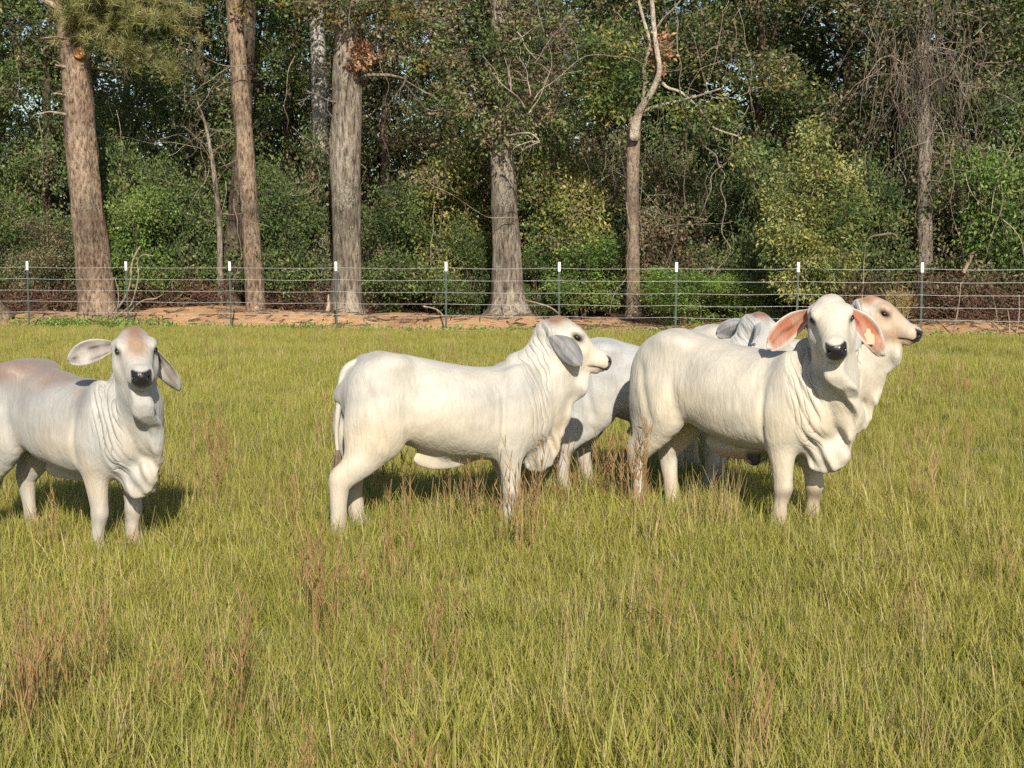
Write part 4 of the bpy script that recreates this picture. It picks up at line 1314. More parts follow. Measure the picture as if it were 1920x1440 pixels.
def coat_colour(v, cow, mouth):
    x, y, z = v[:, 0], v[:, 1], v[:, 2]
    t, _, u = head_local(v)
    n1, n2, n3 = (noise3(v, s, cow['seed'] + 20 + i) for i, s in enumerate((6, 17, 45)))
    c = np.tile(np.array(cow['coat']), (len(v), 1)) * 1.0
    c = mix3(c, cow['grey'], np.clip(0.5 + 0.45 * n1 + 0.25 * n2, 0, 1) * cow.get('grey_amt', 0.4) * smooth(0.62, 0.95, z) * smooth(0.10, -0.02, t))  # grey coat zones; the sky-lit tone of the upper back is painted in too
    c = mix3(c, cow['cream'], np.clip(0.45 + 0.4 * n2 - 0.2 * n1, 0, 1) * 0.55 * smooth(0.95, 0.6, z))
    c *= (1 + 0.035 * n3 + 0.03 * n2)[:, None]
    if 'back' in cow:                                            # brown along the back
        w = smooth(0.93, 1.10, z + 0.04 * n2 + 0.03 * n1) * smooth(0.44, 0.2, x) * 0.75
        c = mix3(c, cow['back'], w)
    poll = 1.5 * np.exp(-((t + 0.035) / 0.065) ** 2 - (y / 0.085) ** 2) * smooth(0.02, 0.08, u)
    c = mix3(c, cow['poll'], np.clip(poll * cow.get('poll_amt', 1.0) * (1 + 0.3 * n2), 0, 1))
    blaze = smooth(0.34, 0.16, t) * smooth(-0.14, -0.04, t) * np.exp(-(y / 0.052) ** 2) * smooth(0.03, 0.08, u)
    c = mix3(c, cow['blaze'], np.clip(blaze * cow.get('blaze_amt', 0) * (1 + 0.3 * n2), 0, 1))
    face = smooth(0.02, 0.12, t) * smooth(-0.2, -0.06, u) * (0.75 + 0.25 * n2)
    c = mix3(c, cow['face'], np.clip(face, 0, 1) * cow.get('face_amt', 0.3))
    # knees and hocks rubbed dark, dusty feet
    knee = np.exp(-((z - 0.245 + 0.02 * n2) / 0.035) ** 2) * smooth(0.2, 0.35, x) * np.clip(0.4 + 0.9 * n1, 0, 1)
    c = mix3(c, (0.16, 0.12, 0.09), np.clip(knee * cow.get('knee', 0.5), 0, 1))
    hock = np.exp(-((z - 0.34) / 0.06) ** 2) * smooth(-0.45, -0.6, x) * np.clip(0.3 + 0.8 * n2, 0, 1)
    c = mix3(c, (0.28, 0.19, 0.13), hock * 0.6)
    c = mix3(c, (0.30, 0.22, 0.145), smooth(0.36, 0.08, z) * 0.6 * np.clip(0.45 + n2 + 0.3 * n3, 0, 1))
    c = mix3(c, (0.05, 0.045, 0.04), smooth(0.050, 0.040, z))
    if cow.get('sheath'):
        w = smooth(0.47, 0.43, z) * smooth(-0.25, -0.1, x) * smooth(0.26, 0.2, x) * smooth(0.09, 0.05, np.abs(y))
        c = mix3(c, (0.42, 0.24, 0.13), w * 0.8)
        c = mix3(c, (0.05, 0.035, 0.03), w * smooth(0.06, 0.10, x))
    # eyelids, nose pad, mouth
    eye = np.exp(-(((t - 0.142) / 0.044) ** 2 + ((u - 0.055) / 0.019) ** 2)) * smooth(0.07, 0.09, np.abs(y))
    c = mix3(c, (0.035, 0.025, 0.02), np.clip(eye * 1.6, 0, 1))
    nose = smooth(0.388, 0.398, t + 0.003 * n3 - 0.25 * np.maximum(0, np.abs(y) - 0.045)) * smooth(-0.042, -0.034, u) * smooth(0.060, 0.054, np.abs(y)) * smooth(0.056, 0.048, u)
    c = mix3(c, (0.012, 0.010, 0.011), nose)
    c = mix3(c, (0.05, 0.035, 0.03), np.clip(mouth * smooth(0.30, 0.33, t), 0, 1) * 0.9)
    return np.clip(c * COAT, 0.004, 0.86), nose

def rot(p, piv, axis, ang):
    """Rotate points about an axis through piv, each by its own angle."""
    k = np.array(axis, float)
    k /= np.linalg.norm(k)
    r = p - piv
    ca, sa = np.cos(ang)[:, None], np.sin(ang)[:, None]
    return piv + r * ca + np.cross(k, r) * sa + k * (r @ k)[:, None] * (1 - ca)

def pose(p, cow, w_head=None):
    """Turn the neck, then the head."""
    t, _, u = head_local(p)
    q = (p - np.array([0.48, 0, 0.95])) @ np.array([0.62, 0, 0.78])
    wn = smooth(-0.12, 0.26, q) * smooth(0.30, 0.50, p[:, 0])
    wh = smooth(-0.13, 0.03, t) * smooth(-0.38, -0.20, u) if w_head is None else np.full(len(p), w_head)
    p = rot(p, head_pt(-0.02, 0, -0.02), (0, 1, 0), wh * R(-cow.get('head_up', 0)))
    p = rot(p, head_pt(-0.02, 0, 0), (0, 0, 1), wh * R(cow.get('head_yaw', 0)))
    p = rot(p, head_pt(-0.02, 0, 0), HX, wh * R(cow.get('head_roll', 0)))
    p = rot(p, np.array([0.50, 0, 1.0]), (0, 1, 0), wn * R(-cow.get('neck_up', 0)))
    p = rot(p, np.array([0.46, 0, 1.0]), (0, 0, 1), wn * R(cow.get('neck_yaw', 0)))
    return p

def ear_geo(side, e, n_u=22, n_v=12):
    """Long drooping ear: a cupped leaf-shaped shell. e: direction, facing, length, width, curl (head frame)."""
    D = np.array(e['dir'], float) * (1, side, 1)
    D /= np.linalg.norm(D)
    Fc = np.array(e['face'], float) * (1, side, 1)       # the way the hollow looks
    Fc -= D * (Fc @ D)
    Fc /= np.linalg.norm(Fc)
    S = np.cross(D, Fc)
    L, W = e.get('len', 0.27), e.get('wid', 0.062)
    u = np.linspace(0, 1, n_u)
    prof = np.interp(u, [0, .08, .2, .35, .5, .65, .8, .9, .96, 1], [.42, .48, .72, .93, 1.0, .97, .80, .58, .36, .06])
    v = np.linspace(-1, 1, n_v)
    U, V = np.meshgrid(u, v, indexing='ij')
    PR = prof[:, None] * np.ones_like(V)
    cup = (0.85 * (1 - U) ** 1.2 + 0.22) * e.get('cup', 1.0)
    ang = V * cup * 1.5
    off_s = PR * W * np.sin(ang) / (cup * 1.5) * 1.05
    off_f = PR * W * (1 - np.cos(ang)) / (cup * 1.5)
    wave = 0.010 * np.sin(8 * U + 3 * V + side) * np.abs(V) * (0.4 + U) + 0.02 * np.sin(2.6 * U) * (V * 0.5)
    drop = e.get('bend', 0.10) * U ** 2
    g = np.array(e.get('bend_dir', (0, 0, -1)), float) * (1, side, 1)
    base = np.array(head_pt(-0.062, side * 0.090, 0.002))
    def wpt(a, s_, f_):
        loc = D * (a[..., None] * L) + S * s_[..., None] + Fc * f_[..., None] + g * (drop[..., None])
        return base + loc[..., :1] * HX + loc[..., 1:2] * HY + loc[..., 2:] * HZ
    th = 0.0055 * (1 - np.abs(V) ** 2) + 0.0012
    inner = wpt(U, off_s, off_f + wave + th)
    outer = wpt(U, off_s, off_f + wave - th)
    nv = n_u * n_v
    i, j = np.meshgrid(np.arange(n_u - 1), np.arange(n_v - 1), indexing='ij')
    a = i * n_v + j
    qi = np.stack([a, a + 1, a + n_v + 1, a + n_v], -1).reshape(-1, 4)
    qo = qi[:, ::-1] + nv
    rim = []
    per = [(k, 0) for k in range(n_u)] + [(n_u - 1, k) for k in range(1, n_v)] + [(k, n_v - 1) for k in range(n_u - 2, -1, -1)] + [(0, k) for k in range(n_v - 2, 0, -1)]
    for k in range(len(per)):
        p0, p1 = per[k], per[(k + 1) % len(per)]
        b0, b1 = p0[0] * n_v + p0[1], p1[0] * n_v + p1[1]
        rim.append((b0, b1, b1 + nv, b0 + nv))
    q = np.concatenate([qi, qo, np.array(rim)])
    if side > 0:
        pass
    verts = np.concatenate([inner.reshape(-1, 3), outer.reshape(-1, 3)])
    UU, VV = np.tile(U.ravel(), 2), np.tile(V.ravel(), 2)
    inn = np.concatenate([np.ones(nv), np.zeros(nv)])
    return verts, q, UU, VV, inn

def ear_colour(cow, e, verts, U, V, inn, seed):
    nz = noise3(verts, 60, seed)
    nz2 = noise3(verts, 25, seed + 1)
    out = np.tile(np.array(cow['ear_out']), (len(U), 1)) * (1 + 0.12 * nz2 + 0.05 * nz)[:, None]
    streak = np.clip(np.sin(9 * V + 2 * U + 1.5 * nz2), 0, 1) ** 3
    out = mix3(out, np.array(cow['ear_out']) * 0.40, streak * 0.7 * cow.get('ear_streak', 1.0))
    inner = np.tile(np.array(cow['ear_in']), (len(U), 1))
    hair = np.clip(np.sin(6.5 * V + 1.6 * nz2 + 1.0), 0, 1) ** 2
    inner = mix3(inner, cow['ear_in2'], hair * smooth(0.0, 0.25, U))
    inner = mix3(inner, cow['ear_hair'], np.clip(0.55 * nz + 0.2 + 0.9 * (U - 0.45), 0, 1) * 0.75)
    edge = np.maximum(smooth(0.70, 0.92, np.abs(V)), smooth(0.86, 0.97, U))
    inner = mix3(inner, np.array(cow['ear_out']) * 1.05, edge)
    c = inner * inn[:, None] + out * (1 - inn)[:, None]
    return np.clip(c * 0.85, 0.005, 0.85)

def coat_material():
    m, nt, b = new_mat('cow_coat')
    col = attr_node(nt, 'coat').outputs['Color']
    hair = noise_node(nt, 60.0, 2.0, 0.6, stretch=(1.0, 1.0, 0.35))
    mott = noise_node(nt, 8.0, 5.0, 0.6, stretch=(1.0, 1.0, 0.6))
    f1 = N(nt, 'ShaderNodeMapRange')
    for k, val in (('From Min', 0.25), ('From Max', 0.75), ('To Min', 0.86), ('To Max', 1.08)):
        f1.inputs[k].default_value = val
    nt.links.new(mott, f1.inputs['Value'])
    f2 = N(nt, 'ShaderNodeMapRange')
    for k, val in (('From Min', 0.25), ('From Max', 0.75), ('To Min', 0.92), ('To Max', 1.05)):
        f2.inputs[k].default_value = val
    nt.links.new(hair, f2.inputs['Value'])
    mul = N(nt, 'ShaderNodeMath', operation='MULTIPLY')
    nt.links.new(f1.outputs[0], mul.inputs[0])
    nt.links.new(f2.outputs[0], mul.inputs[1])
    vm = N(nt, 'ShaderNodeVectorMath', operation='SCALE')
    nt.links.new(col, vm.inputs[0])
    nt.links.new(mul.outputs[0], vm.inputs['Scale'])
    nt.links.new(vm.outputs[0], b.inputs['Base Color'])
    rg = attr_node(nt, 'wet').outputs['Fac']
    rr = N(nt, 'ShaderNodeMapRange')
    for k, val in (('From Min', 0), ('From Max', 1), ('To Min', 0.55), ('To Max', 0.28)):
        rr.inputs[k].default_value = val
    nt.links.new(rg, rr.inputs['Value'])
    nt.links.new(rr.outputs[0], b.inputs['Roughness'])
    b.inputs['Specular IOR Level'].default_value = 0.35
    b.inputs['Sheen Weight'].default_value = 0.15
    b.inputs['Sheen Roughness'].default_value = 0.5
    wr = noise_node(nt, 34.0, 3.0, 0.6, stretch=(1.0, 1.0, 0.22))
    ad = N(nt, 'ShaderNodeMath', operation='MULTIPLY_ADD')
    nt.links.new(hair, ad.inputs[0])
    ad.inputs[1].default_value = 0.15
    nt.links.new(wr, ad.inputs[2])
    # fine creases of the loose neck skin
    rest = attr_node(nt, 'rest').outputs['Vector']
    sep = N(nt, 'ShaderNodeSeparateXYZ')
    nt.links.new(rest, sep.inputs[0])
    wz = noise_node(nt, 3.0, 2.0, coord=rest)
    def mth(op, a, c):
        n = N(nt, 'ShaderNodeMath', operation=op)
        for s, val in ((n.inputs[0], a), (n.inputs[1], c)):
            if isinstance(val, (int, float)):
                s.default_value = val
            else:
                nt.links.new(val, s)
        return n.outputs[0]
    cc = mth('ADD', mth('ADD', sep.outputs[0], mth('MULTIPLY', sep.outputs[2], 0.40)), mth('MULTIPLY', wz, 0.30))
    si = mth('POWER', mth('ABSOLUTE', mth('SINE', mth('MULTIPLY', cc, 74.0), 0.0), 0.0), 0.35)
    cr = mth('MULTIPLY', attr_node(nt, 'crease').outputs['Fac'], mth('SUBTRACT', si, 1.0))
    cr = mth('MULTIPLY', cr, mth('MULTIPLY', noise_node(nt, 7.0, 3.0, coord=rest), 2.6))
    tot = mth('ADD', ad.outputs[0], cr)
    bump(nt, b, tot, 0.9, 0.008)
    return m
M_COAT = coat_material()

def simple_mat(name, col, rough=0.5, spec=0.5):
    m, nt, b = new_mat(name)
    nz = noise_node(nt, 30.0, 3.0)
    c = ramp(nt, nz, [(0.25, tuple(x * 0.75 for x in col)), (0.75, tuple(min(1, x * 1.2) for x in col))])
    nt.links.new(c, b.inputs['Base Color'])
    b.inputs['Roughness'].default_value = rough
    b.inputs['Specular IOR Level'].default_value = spec
    return m
M_EYE = simple_mat('cow_eye', (0.012, 0.008, 0.006), 0.32, 0.4)
M_TAIL = simple_mat('tail_hair', (0.16, 0.12, 0.09), 0.7, 0.2)
M_TAG = simple_mat('tag_plastic', (0.42, 0.36, 0.24), 0.5, 0.3)

def make_cow(cow):
    v, q, mouth, reg = cow_skin(cow)
    col, nose = coat_colour(v, cow, mouth)
    V, Q, C, W = [pose(v, cow)], [q], [col], [nose]
    rest, crease = v, reg
    n = len(v)
    for s, key in ((-1, 'ear_R'), (1, 'ear_L')):
        ev, eq, U, VV, inn = ear_geo(s, cow[key])
        ec = ear_colour(cow, cow[key], ev, U, VV, inn, cow['seed'] + 50 + s)
        V.append(pose(ev, cow, 1.0)); Q.append(eq + n); C.append(ec); W.append(np.zeros(len(ev)))
        n += len(ev)
    # tail
    sw = cow.get('tail_dx', 0.0)
    tp = catmull([(-0.50, 0, 1.100), (-0.58, 0, 1.085), (-0.635, 0.0, 1.045), (-0.660, 0.0, 0.97), (-0.672, 0.0, 0.87), (-0.685, 0.005 + sw, 0.76), (-0.690, 0.01 + sw, 0.66), (-0.685, 0.01 + sw, 0.56)], 5)
    tv, tq, tt = tube_geo(tp, np.interp(np.linspace(0, 1, len(tp)), [0, 0.12, 0.3, 1], [0.016, 0.026, 0.023, 0.012]), 10, False)
    tc = np.tile(np.array(cow['coat']) * COAT, (len(tv), 1))
    V.append(tv); Q.append(tq + n); C.append(tc); W.append(np.zeros(len(tv)))
    V, Q, C, W = np.concatenate(V), np.concatenate(Q), np.concatenate(C), np.concatenate(W)
    me = np_mesh('cow', V, [Q], None, M_COAT, True)
    at = me.attributes.new('coat', 'FLOAT_COLOR', 'POINT')
    at.data.foreach_set('color', np.concatenate([C, np.ones((len(C), 1))], 1).astype(np.float32).ravel())
    at = me.attributes.new('wet', 'FLOAT', 'POINT')
    at.data.foreach_set('value', W.astype(np.float32))
    at = me.attributes.new('rest', 'FLOAT_VECTOR', 'POINT')
    at.data.foreach_set('vector', np.concatenate([rest, V[len(rest):]]).astype(np.float32).ravel())
    at = me.attributes.new('crease', 'FLOAT', 'POINT')
    at.data.foreach_set('value', np.concatenate([crease, np.zeros(len(V) - len(crease))]).astype(np.float32))
    root = link('cow', me)
    # eyes
    for s in (-1, 1):
        b = Builder()
        uu, vv = np.meshgrid(np.linspace(0, np.pi, 9), np.linspace(0, 2 * np.pi, 14, endpoint=False), indexing='ij')
        sp = np.stack([np.sin(uu) * np.cos(vv), np.sin(uu) * np.sin(vv), np.cos(uu)], -1).reshape(-1, 3) * (0.023, 0.016, 0.0135)
        c = head_pt(0.138, s * 0.1045, 0.056)
        p = c + sp[:, :1] * HX + sp[:, 1:2] * HY + sp[:, 2:] * HZ
        i, j = np.meshgrid(np.arange(8), np.arange(14), indexing='ij')
        j2 = (j + 1) % 14
        b.add(pose(p, cow, 1.0), np.stack([i * 14 + j, i * 14 + j2, (i + 1) * 14 + j2, (i + 1) * 14 + j], -1).reshape(-1, 4))
        b.build('eye', [M_EYE], root)
    # tail switch
    b = Builder()
    rs = np.random.RandomState(cow['seed'])
    end = tp[-1]
    for k in range(60):
        a = rs.uniform(0, 6.28)
        r = rs.uniform(0, 0.03)
        L = rs.uniform(0.12, 0.26)
        p0 = end + (0, 0, 0.02)
        p1 = end + (r * math.cos(a), r * math.sin(a), -L * 0.45)
        p2 = end + (r * 0.9 * math.cos(a), r * 0.9 * math.sin(a), -L)
        b.tube(catmull([p0, p1, p2], 3), [0.004, 0.004, 0.004, 0.0035, 0.003, 0.002, 0.001], 3, cap=False)
    b.build('tail_switch', [M_TAIL], root)
    if cow.get('tag'):
        s = cow['tag']
        e = cow['ear_L' if s > 0 else 'ear_R']
        ev, eq, U, VV, inn = ear_geo(s, e)
        k = np.argmin((U - 0.55) ** 2 + (VV - cow.get('tag_v', 0.1)) ** 2 + (inn < 0.5) * 10)
        c = pose(ev[k:k + 1], cow, 1.0)[0]
        b = Builder()
        d = pose(ev[k:k + 1] + HX * 0.05, cow, 1.0)[0] - c
        d /= np.linalg.norm(d)
        c = c + d * 0.012
        sd = np.cross(d, (0, 0, 1)); sd /= np.linalg.norm(sd)
        upv = np.array((0.0, 0.0, 1.0))
        prof = np.array([(-0.010, 0.03), (0.010, 0.03), (0.014, 0.008), (0.034, -0.005), (0.036, -0.055), (-0.036, -0.055), (-0.034, -0.005), (-0.014, 0.008)])
        fr = c + prof[:, :1] * sd + prof[:, 1:] * upv + d * 0.003
        bk = fr - d * 0.005
        b.add(np.concatenate([fr, bk]), [(i, (i + 1) % 8, (i + 1) % 8 + 8, i + 8) for i in range(8)])
        b.add(fr, [tuple(range(8))]); b.add(bk, [tuple(range(7, -1, -1))])
        b.build('ear_tag', [M_TAG], root, shade=False)
    root.scale = (cow['scale'],) * 3
    root.rotation_euler = (0, 0, R(cow['heading']))
    foot = cow['foot']                                  # which foot stands at which pixel
    loc = {'RF': (0.40, -0.12), 'LF': (0.40, 0.12), 'RH': (-0.605, -0.128), 'LH': (-0.605, 0.128)}[foot]
    dx, dy = cow['legs'][foot]
    p = Vector(((loc[0] + dx) * cow['scale'], (loc[1] + dy) * cow['scale'], 0))
    p.rotate(Matrix.Rotation(R(cow['heading']), 3, 'Z'))
    g = ground_at(*cow['pix'])
    root.location = (g.x - p.x, g.y - p.y, 0.0)
    tag(root, cow['label'], 'cow', 'young white humped cattle standing in the grass')
    return root

WHITE, GREY, CREAM = (0.50, 0.475, 0.415), (0.27, 0.275, 0.275), (0.53, 0.43, 0.28)
BASE = dict(coat=WHITE, grey=GREY, cream=CREAM, poll=(0.21, 0.12, 0.075), blaze=(0.45, 0.25, 0.13), face=(0.66, 0.58, 0.44), ear_out=(0.42, 0.41, 0.40),
            ear_in=(0.40, 0.36, 0.32), ear_in2=(0.12, 0.05, 0.04), ear_hair=(0.55, 0.52, 0.47))
EAR_HANG = dict(dir=(0.92, 0.36, -0.14), face=(0.30, -0.9, -0.10), len=0.30, wid=0.074, bend=0.045, cup=0.7)
EAR_OUT = dict(dir=(-0.05, 0.93, -0.18), face=(0.80, 0.15, 0.45), len=0.28, wid=0.070, bend=0.06, bend_dir=(0.3, 0.1, -1), cup=0.8)
COWS = [
    dict(BASE, seed=11, scale=1.0, heading=18, foot='RH', pix=(643, 1022), head_up=2, head_yaw=-10, legs=dict(RH=(-0.08, 0.0), LH=(0.10, 0.0), RF=(-0.02, 0.0), LF=(0.05, 0.0)),
         ear_out=(0.20, 0.20, 0.205), ear_R=dict(EAR_HANG), ear_L=dict(EAR_HANG), poll_amt=1.0, face_amt=0.6, grey_amt=0.75, blaze_amt=0.15,
         label='white heifer with brown poll in side view, standing left of the group behind tall stalks'),
    dict(BASE, seed=23, scale=0.97, heading=-33, foot='RF', pix=(188, 1048), legs=dict(RH=(0.02, 0), LH=(0.10, 0), RF=(-0.02, 0), LF=(0.02, 0)),
         neck_yaw=-21, head_yaw=-16, head_up=5, neck_up=4, coat=(0.41, 0.405, 0.385), grey=(0.19, 0.195, 0.20), grey_amt=0.95, back=(0.24, 0.155, 0.11), blaze_amt=1.3, poll_amt=0.5, blaze=(0.25, 0.14, 0.085), ear_in=(0.24, 0.21, 0.19), ear_in2=(0.055, 0.022, 0.018), ear_hair=(0.40, 0.38, 0.34),
         face_amt=0.2, ear_out=(0.36, 0.35, 0.34), ear_R=dict(EAR_OUT, bend=0.03), ear_L=dict(EAR_OUT, dir=(0.25, 0.50, -0.62), face=(0.75, -0.45, 0.1), len=0.25, wid=0.058, bend=0.08, cup=1.1), knee=1.0, flap=0.9,
         label='greyish calf with brown forehead blaze and brown back at the left edge, facing the camera'),
    dict(BASE, seed=37, scale=1.09, heading=-40, foot='RF', pix=(1466, 1005), legs=dict(RH=(0.03, 0), LH=(0.10, 0.0), RF=(-0.02, 0), LF=(0.06, 0.02)),
         neck_yaw=-23, head_yaw=-36, head_up=-3, neck_up=8, coat=(0.55, 0.51, 0.43), grey=(0.34, 0.32, 0.285), grey_amt=0.3, poll_amt=0.0, face_amt=0.15, sheath=True, knee=1.0,
         ear_out=(0.60, 0.56, 0.50), ear_in=(0.42, 0.15, 0.085), ear_in2=(0.14, 0.045, 0.03), ear_hair=(0.50, 0.31, 0.23), ear_streak=0.2,
         ear_R=dict(EAR_OUT, len=0.29, wid=0.070, dir=(0.0, 0.86, -0.42), bend=0.085), ear_L=dict(EAR_OUT, len=0.29, wid=0.070, dir=(0.10, 0.66, -0.70), bend=0.07), tag=1,
         label='large all white animal with pink ears turning its face, front of the group'),
    dict(BASE, seed=41, scale=0.99, heading=-2, foot='RH', pix=(1064, 938), legs=dict(RH=(-0.03, 0), LH=(0.16, 0), RF=(0.0, 0), LF=(0.10, 0)),
         neck_yaw=12, head_yaw=10, neck_up=-4, coat=(0.46, 0.46, 0.44), grey=(0.27, 0.28, 0.29), grey_amt=0.6, poll=(0.24, 0.12, 0.08),
         ear_R=dict(EAR_OUT, dir=(-0.2, 0.7, -0.3)), ear_L=dict(EAR_OUT),
         label='pale grey animal half hidden between the side-on heifer and the front animal'),
    dict(BASE, seed=59, scale=1.05, heading=-8, foot='RF', pix=(1546, 912), legs=dict(RH=(0.0, 0), LH=(0.1, 0), RF=(0.0, 0), LF=(0.06, 0)),
         head_up=3, neck_up=3, head_yaw=-16, face=(0.44, 0.28, 0.17), face_amt=0.75, blaze_amt=0.7, poll=(0.34, 0.17, 0.09), coat=(0.53, 0.485, 0.41),
         ear_R=dict(EAR_HANG, dir=(0.35, 0.35, -0.8), face=(0.3, -0.8, 0.2)), ear_L=dict(EAR_HANG),
         label='animal with tan face in profile at the right, body hidden behind the front animal'),
]
for cow in COWS:
    make_cow(cow)
# ------------------------------------------------------------------ grass
def grass_mat(name, stops, tip, trans=0.4):
    m, nt, b = new_mat(name)
    rnd = attr_node(nt, 'rnd').outputs['Fac']
    inst = N(nt, 'ShaderNodeObjectInfo').outputs['Random']
    pos = world_pos(nt)
    n1 = noise_node(nt, 0.55, 4.0, 0.6, coord=pos, stretch=(1.0, 0.6, 0.1))
    mr = N(nt, 'ShaderNodeMapRange')
    mr.inputs['From Min'].default_value = 0.32
    mr.inputs['From Max'].default_value = 0.68
    nt.links.new(n1, mr.inputs['Value'])
    def mixf(f, a, c):
        x = N(nt, 'ShaderNodeMix')
        x.inputs['Factor'].default_value = f
        nt.links.new(a, x.inputs[2]); nt.links.new(c, x.inputs[3])
        return x.outputs[0]
    fac = mixf(0.40, mixf(0.35, rnd, inst), mr.outputs[0])
    col = ramp(nt, fac, stops)
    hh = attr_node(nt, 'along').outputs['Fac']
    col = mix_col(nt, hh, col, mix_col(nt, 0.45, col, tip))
    nt.links.new(col, b.inputs['Base Color'])
    b.inputs['Roughness'].default_value = 0.5
    b.inputs['Specular IOR Level'].default_value = 0.3
    tr = N(nt, 'ShaderNodeBsdfTranslucent')
    nt.links.new(col, tr.inputs['Color'])
    ms = N(nt, 'ShaderNodeMixShader')
    ms.inputs['Fac'].default_value = trans
    nt.links.new(b.outputs[0], ms.inputs[1]); nt.links.new(tr.outputs[0], ms.inputs[2])
    nt.links.new(ms.outputs[0], nt.nodes['Material Output'].inputs['Surface'])
    return m
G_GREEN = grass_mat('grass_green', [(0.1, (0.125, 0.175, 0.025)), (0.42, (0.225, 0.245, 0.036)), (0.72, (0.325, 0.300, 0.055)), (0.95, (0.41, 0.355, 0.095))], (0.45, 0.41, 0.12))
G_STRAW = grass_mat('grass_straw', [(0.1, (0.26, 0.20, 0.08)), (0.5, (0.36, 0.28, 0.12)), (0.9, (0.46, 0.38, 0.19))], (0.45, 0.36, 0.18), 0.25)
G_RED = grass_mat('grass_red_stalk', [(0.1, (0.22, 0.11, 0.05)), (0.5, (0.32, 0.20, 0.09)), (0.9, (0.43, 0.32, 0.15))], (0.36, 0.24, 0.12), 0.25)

def blade(b, rs, base, L, W, lean, az, seg=4, mat=0, curve=1.0, rnd=None):
    """One tapering, bending grass blade."""
    d = np.array([math.cos(az), math.sin(az), 0.0])
    s = np.array([-math.sin(az), math.cos(az), 0.0])
    tw = rs.uniform(-0.8, 0.8)
    s = s * math.cos(tw) + d * math.sin(tw)
    pts, z, x = [], 0.0, 0.0
    a = lean * 0.35
    V, along = [], []
    for i in range(seg + 1):
        t = i / seg
        w = W * 0.5 * (1 - t ** 1.6) + 0.0003
        c = np.array(base) + d * x + np.array([0, 0, z])
        V += [c - s * w, c + s * w]
        along.append(t)
        aa = a + lean * curve * t
        x += math.sin(aa) * L / seg
        z += math.cos(aa) * L / seg
    F = [(2 * i, 2 * i + 1, 2 * i + 3, 2 * i + 2) for i in range(seg)]
    b.add(V, F, mat, rnd=rs.uniform() if rnd is None else rnd, along=np.array(along[:-1]) + 0.5 / seg)

def tuft(seed, n, L0, L1, W, rad, straw=0.12, lean=(0.1, 0.9), seg=4):
    r = np.random.RandomState(seed)
    b = Builder()
    for k in range(n):
        a, q = r.uniform(0, 6.28), rad * math.sqrt(r.uniform())
        st = r.uniform() < straw
        blade(b, r, (q * math.cos(a), q * math.sin(a), -0.01), r.uniform(L0, L1), W * r.uniform(0.7, 1.3), r.uniform(*lean), r.uniform(0, 6.28), seg, 1 if st else 0)
    return b.mesh('grass_tuft', [G_GREEN, G_STRAW])

def stalk_clump_geo(b, r, n, rad, H0, H1, mat=0, heads=True, spread=0.10):
    """Tall seed stalks: thin stems with side sprays near the top."""
    for k in range(n):
        a, q = r.uniform(0, 6.28), rad * math.sqrt(r.uniform())
        H = r.uniform(H0, H1)
        lx, ly = r.normal() * spread * H, r.normal() * spread * H
        p0 = np.array([q * math.cos(a), q * math.sin(a), -0.02])
        c = catmull([p0, p0 + (lx * 0.3, ly * 0.3, H * 0.5), p0 + (lx, ly, H)], 4)
        rn = r.uniform()
        b.tube(c, np.linspace(0.0026, 0.0011, len(c)), 3, mat, cap=False, rnd=rn, along=0.5)
        if heads:
            for j in range(r.randint(4, 9)):
                t = r.uniform(0.5, 1.0)
                p = c[int(t * (len(c) - 1))]
                dd = np.array([r.normal() * 0.3, r.normal() * 0.3, 1.0])
                dd /= np.linalg.norm(dd)
                Lh = r.uniform(0.04, 0.12)
                b.tube([p, p + dd * Lh * 0.5, p + dd * Lh], [0.0015, 0.0032, 0.0006], 3, mat, cap=False, rnd=rn, along=0.5)
        for j in range(2):
            blade(b, r, p0, r.uniform(0.25, 0.5), 0.004, r.uniform(0.1, 0.5), r.uniform(0, 6.28), 4, mat, rnd=rn)

pool = bpy.data.collections.new('grass_tufts')
meshes = [tuft(400 + k, 54, 0.11, 0.26, 0.0054, 0.13, 0.12, (0.2, 1.3)) for k in range(5)]              # 0-4 mixed
meshes += [tuft(420 + k, 26, 0.18, 0.36, 0.0072, 0.13, 0.15, (0.2, 1.2)) for k in range(2)]   # 5-6 taller
meshes += [tuft(440 + k, 42, 0.11, 0.27, 0.0105, 0.16, 0.10, (0.1, 1.0), 3) for k in range(3)]   # 7-9 for the distance
sb = Builder(); stalk_clump_geo(sb, np.random.RandomState(460), 7, 0.10, 0.35, 0.65)
meshes.append(sb.mesh('grass_tuft', [G_RED]))                                          # 10
sb = Builder(); stalk_clump_geo(sb, np.random.RandomState(461), 6, 0.12, 0.30, 0.50, heads=False, spread=0.2)
meshes.append(sb.mesh('grass_tuft', [G_STRAW]))                                        # 11
for k, me in enumerate(meshes):
    o = bpy.data.objects.new('grass_tuft_%02d' % k, me)
    pool.objects.link(o)

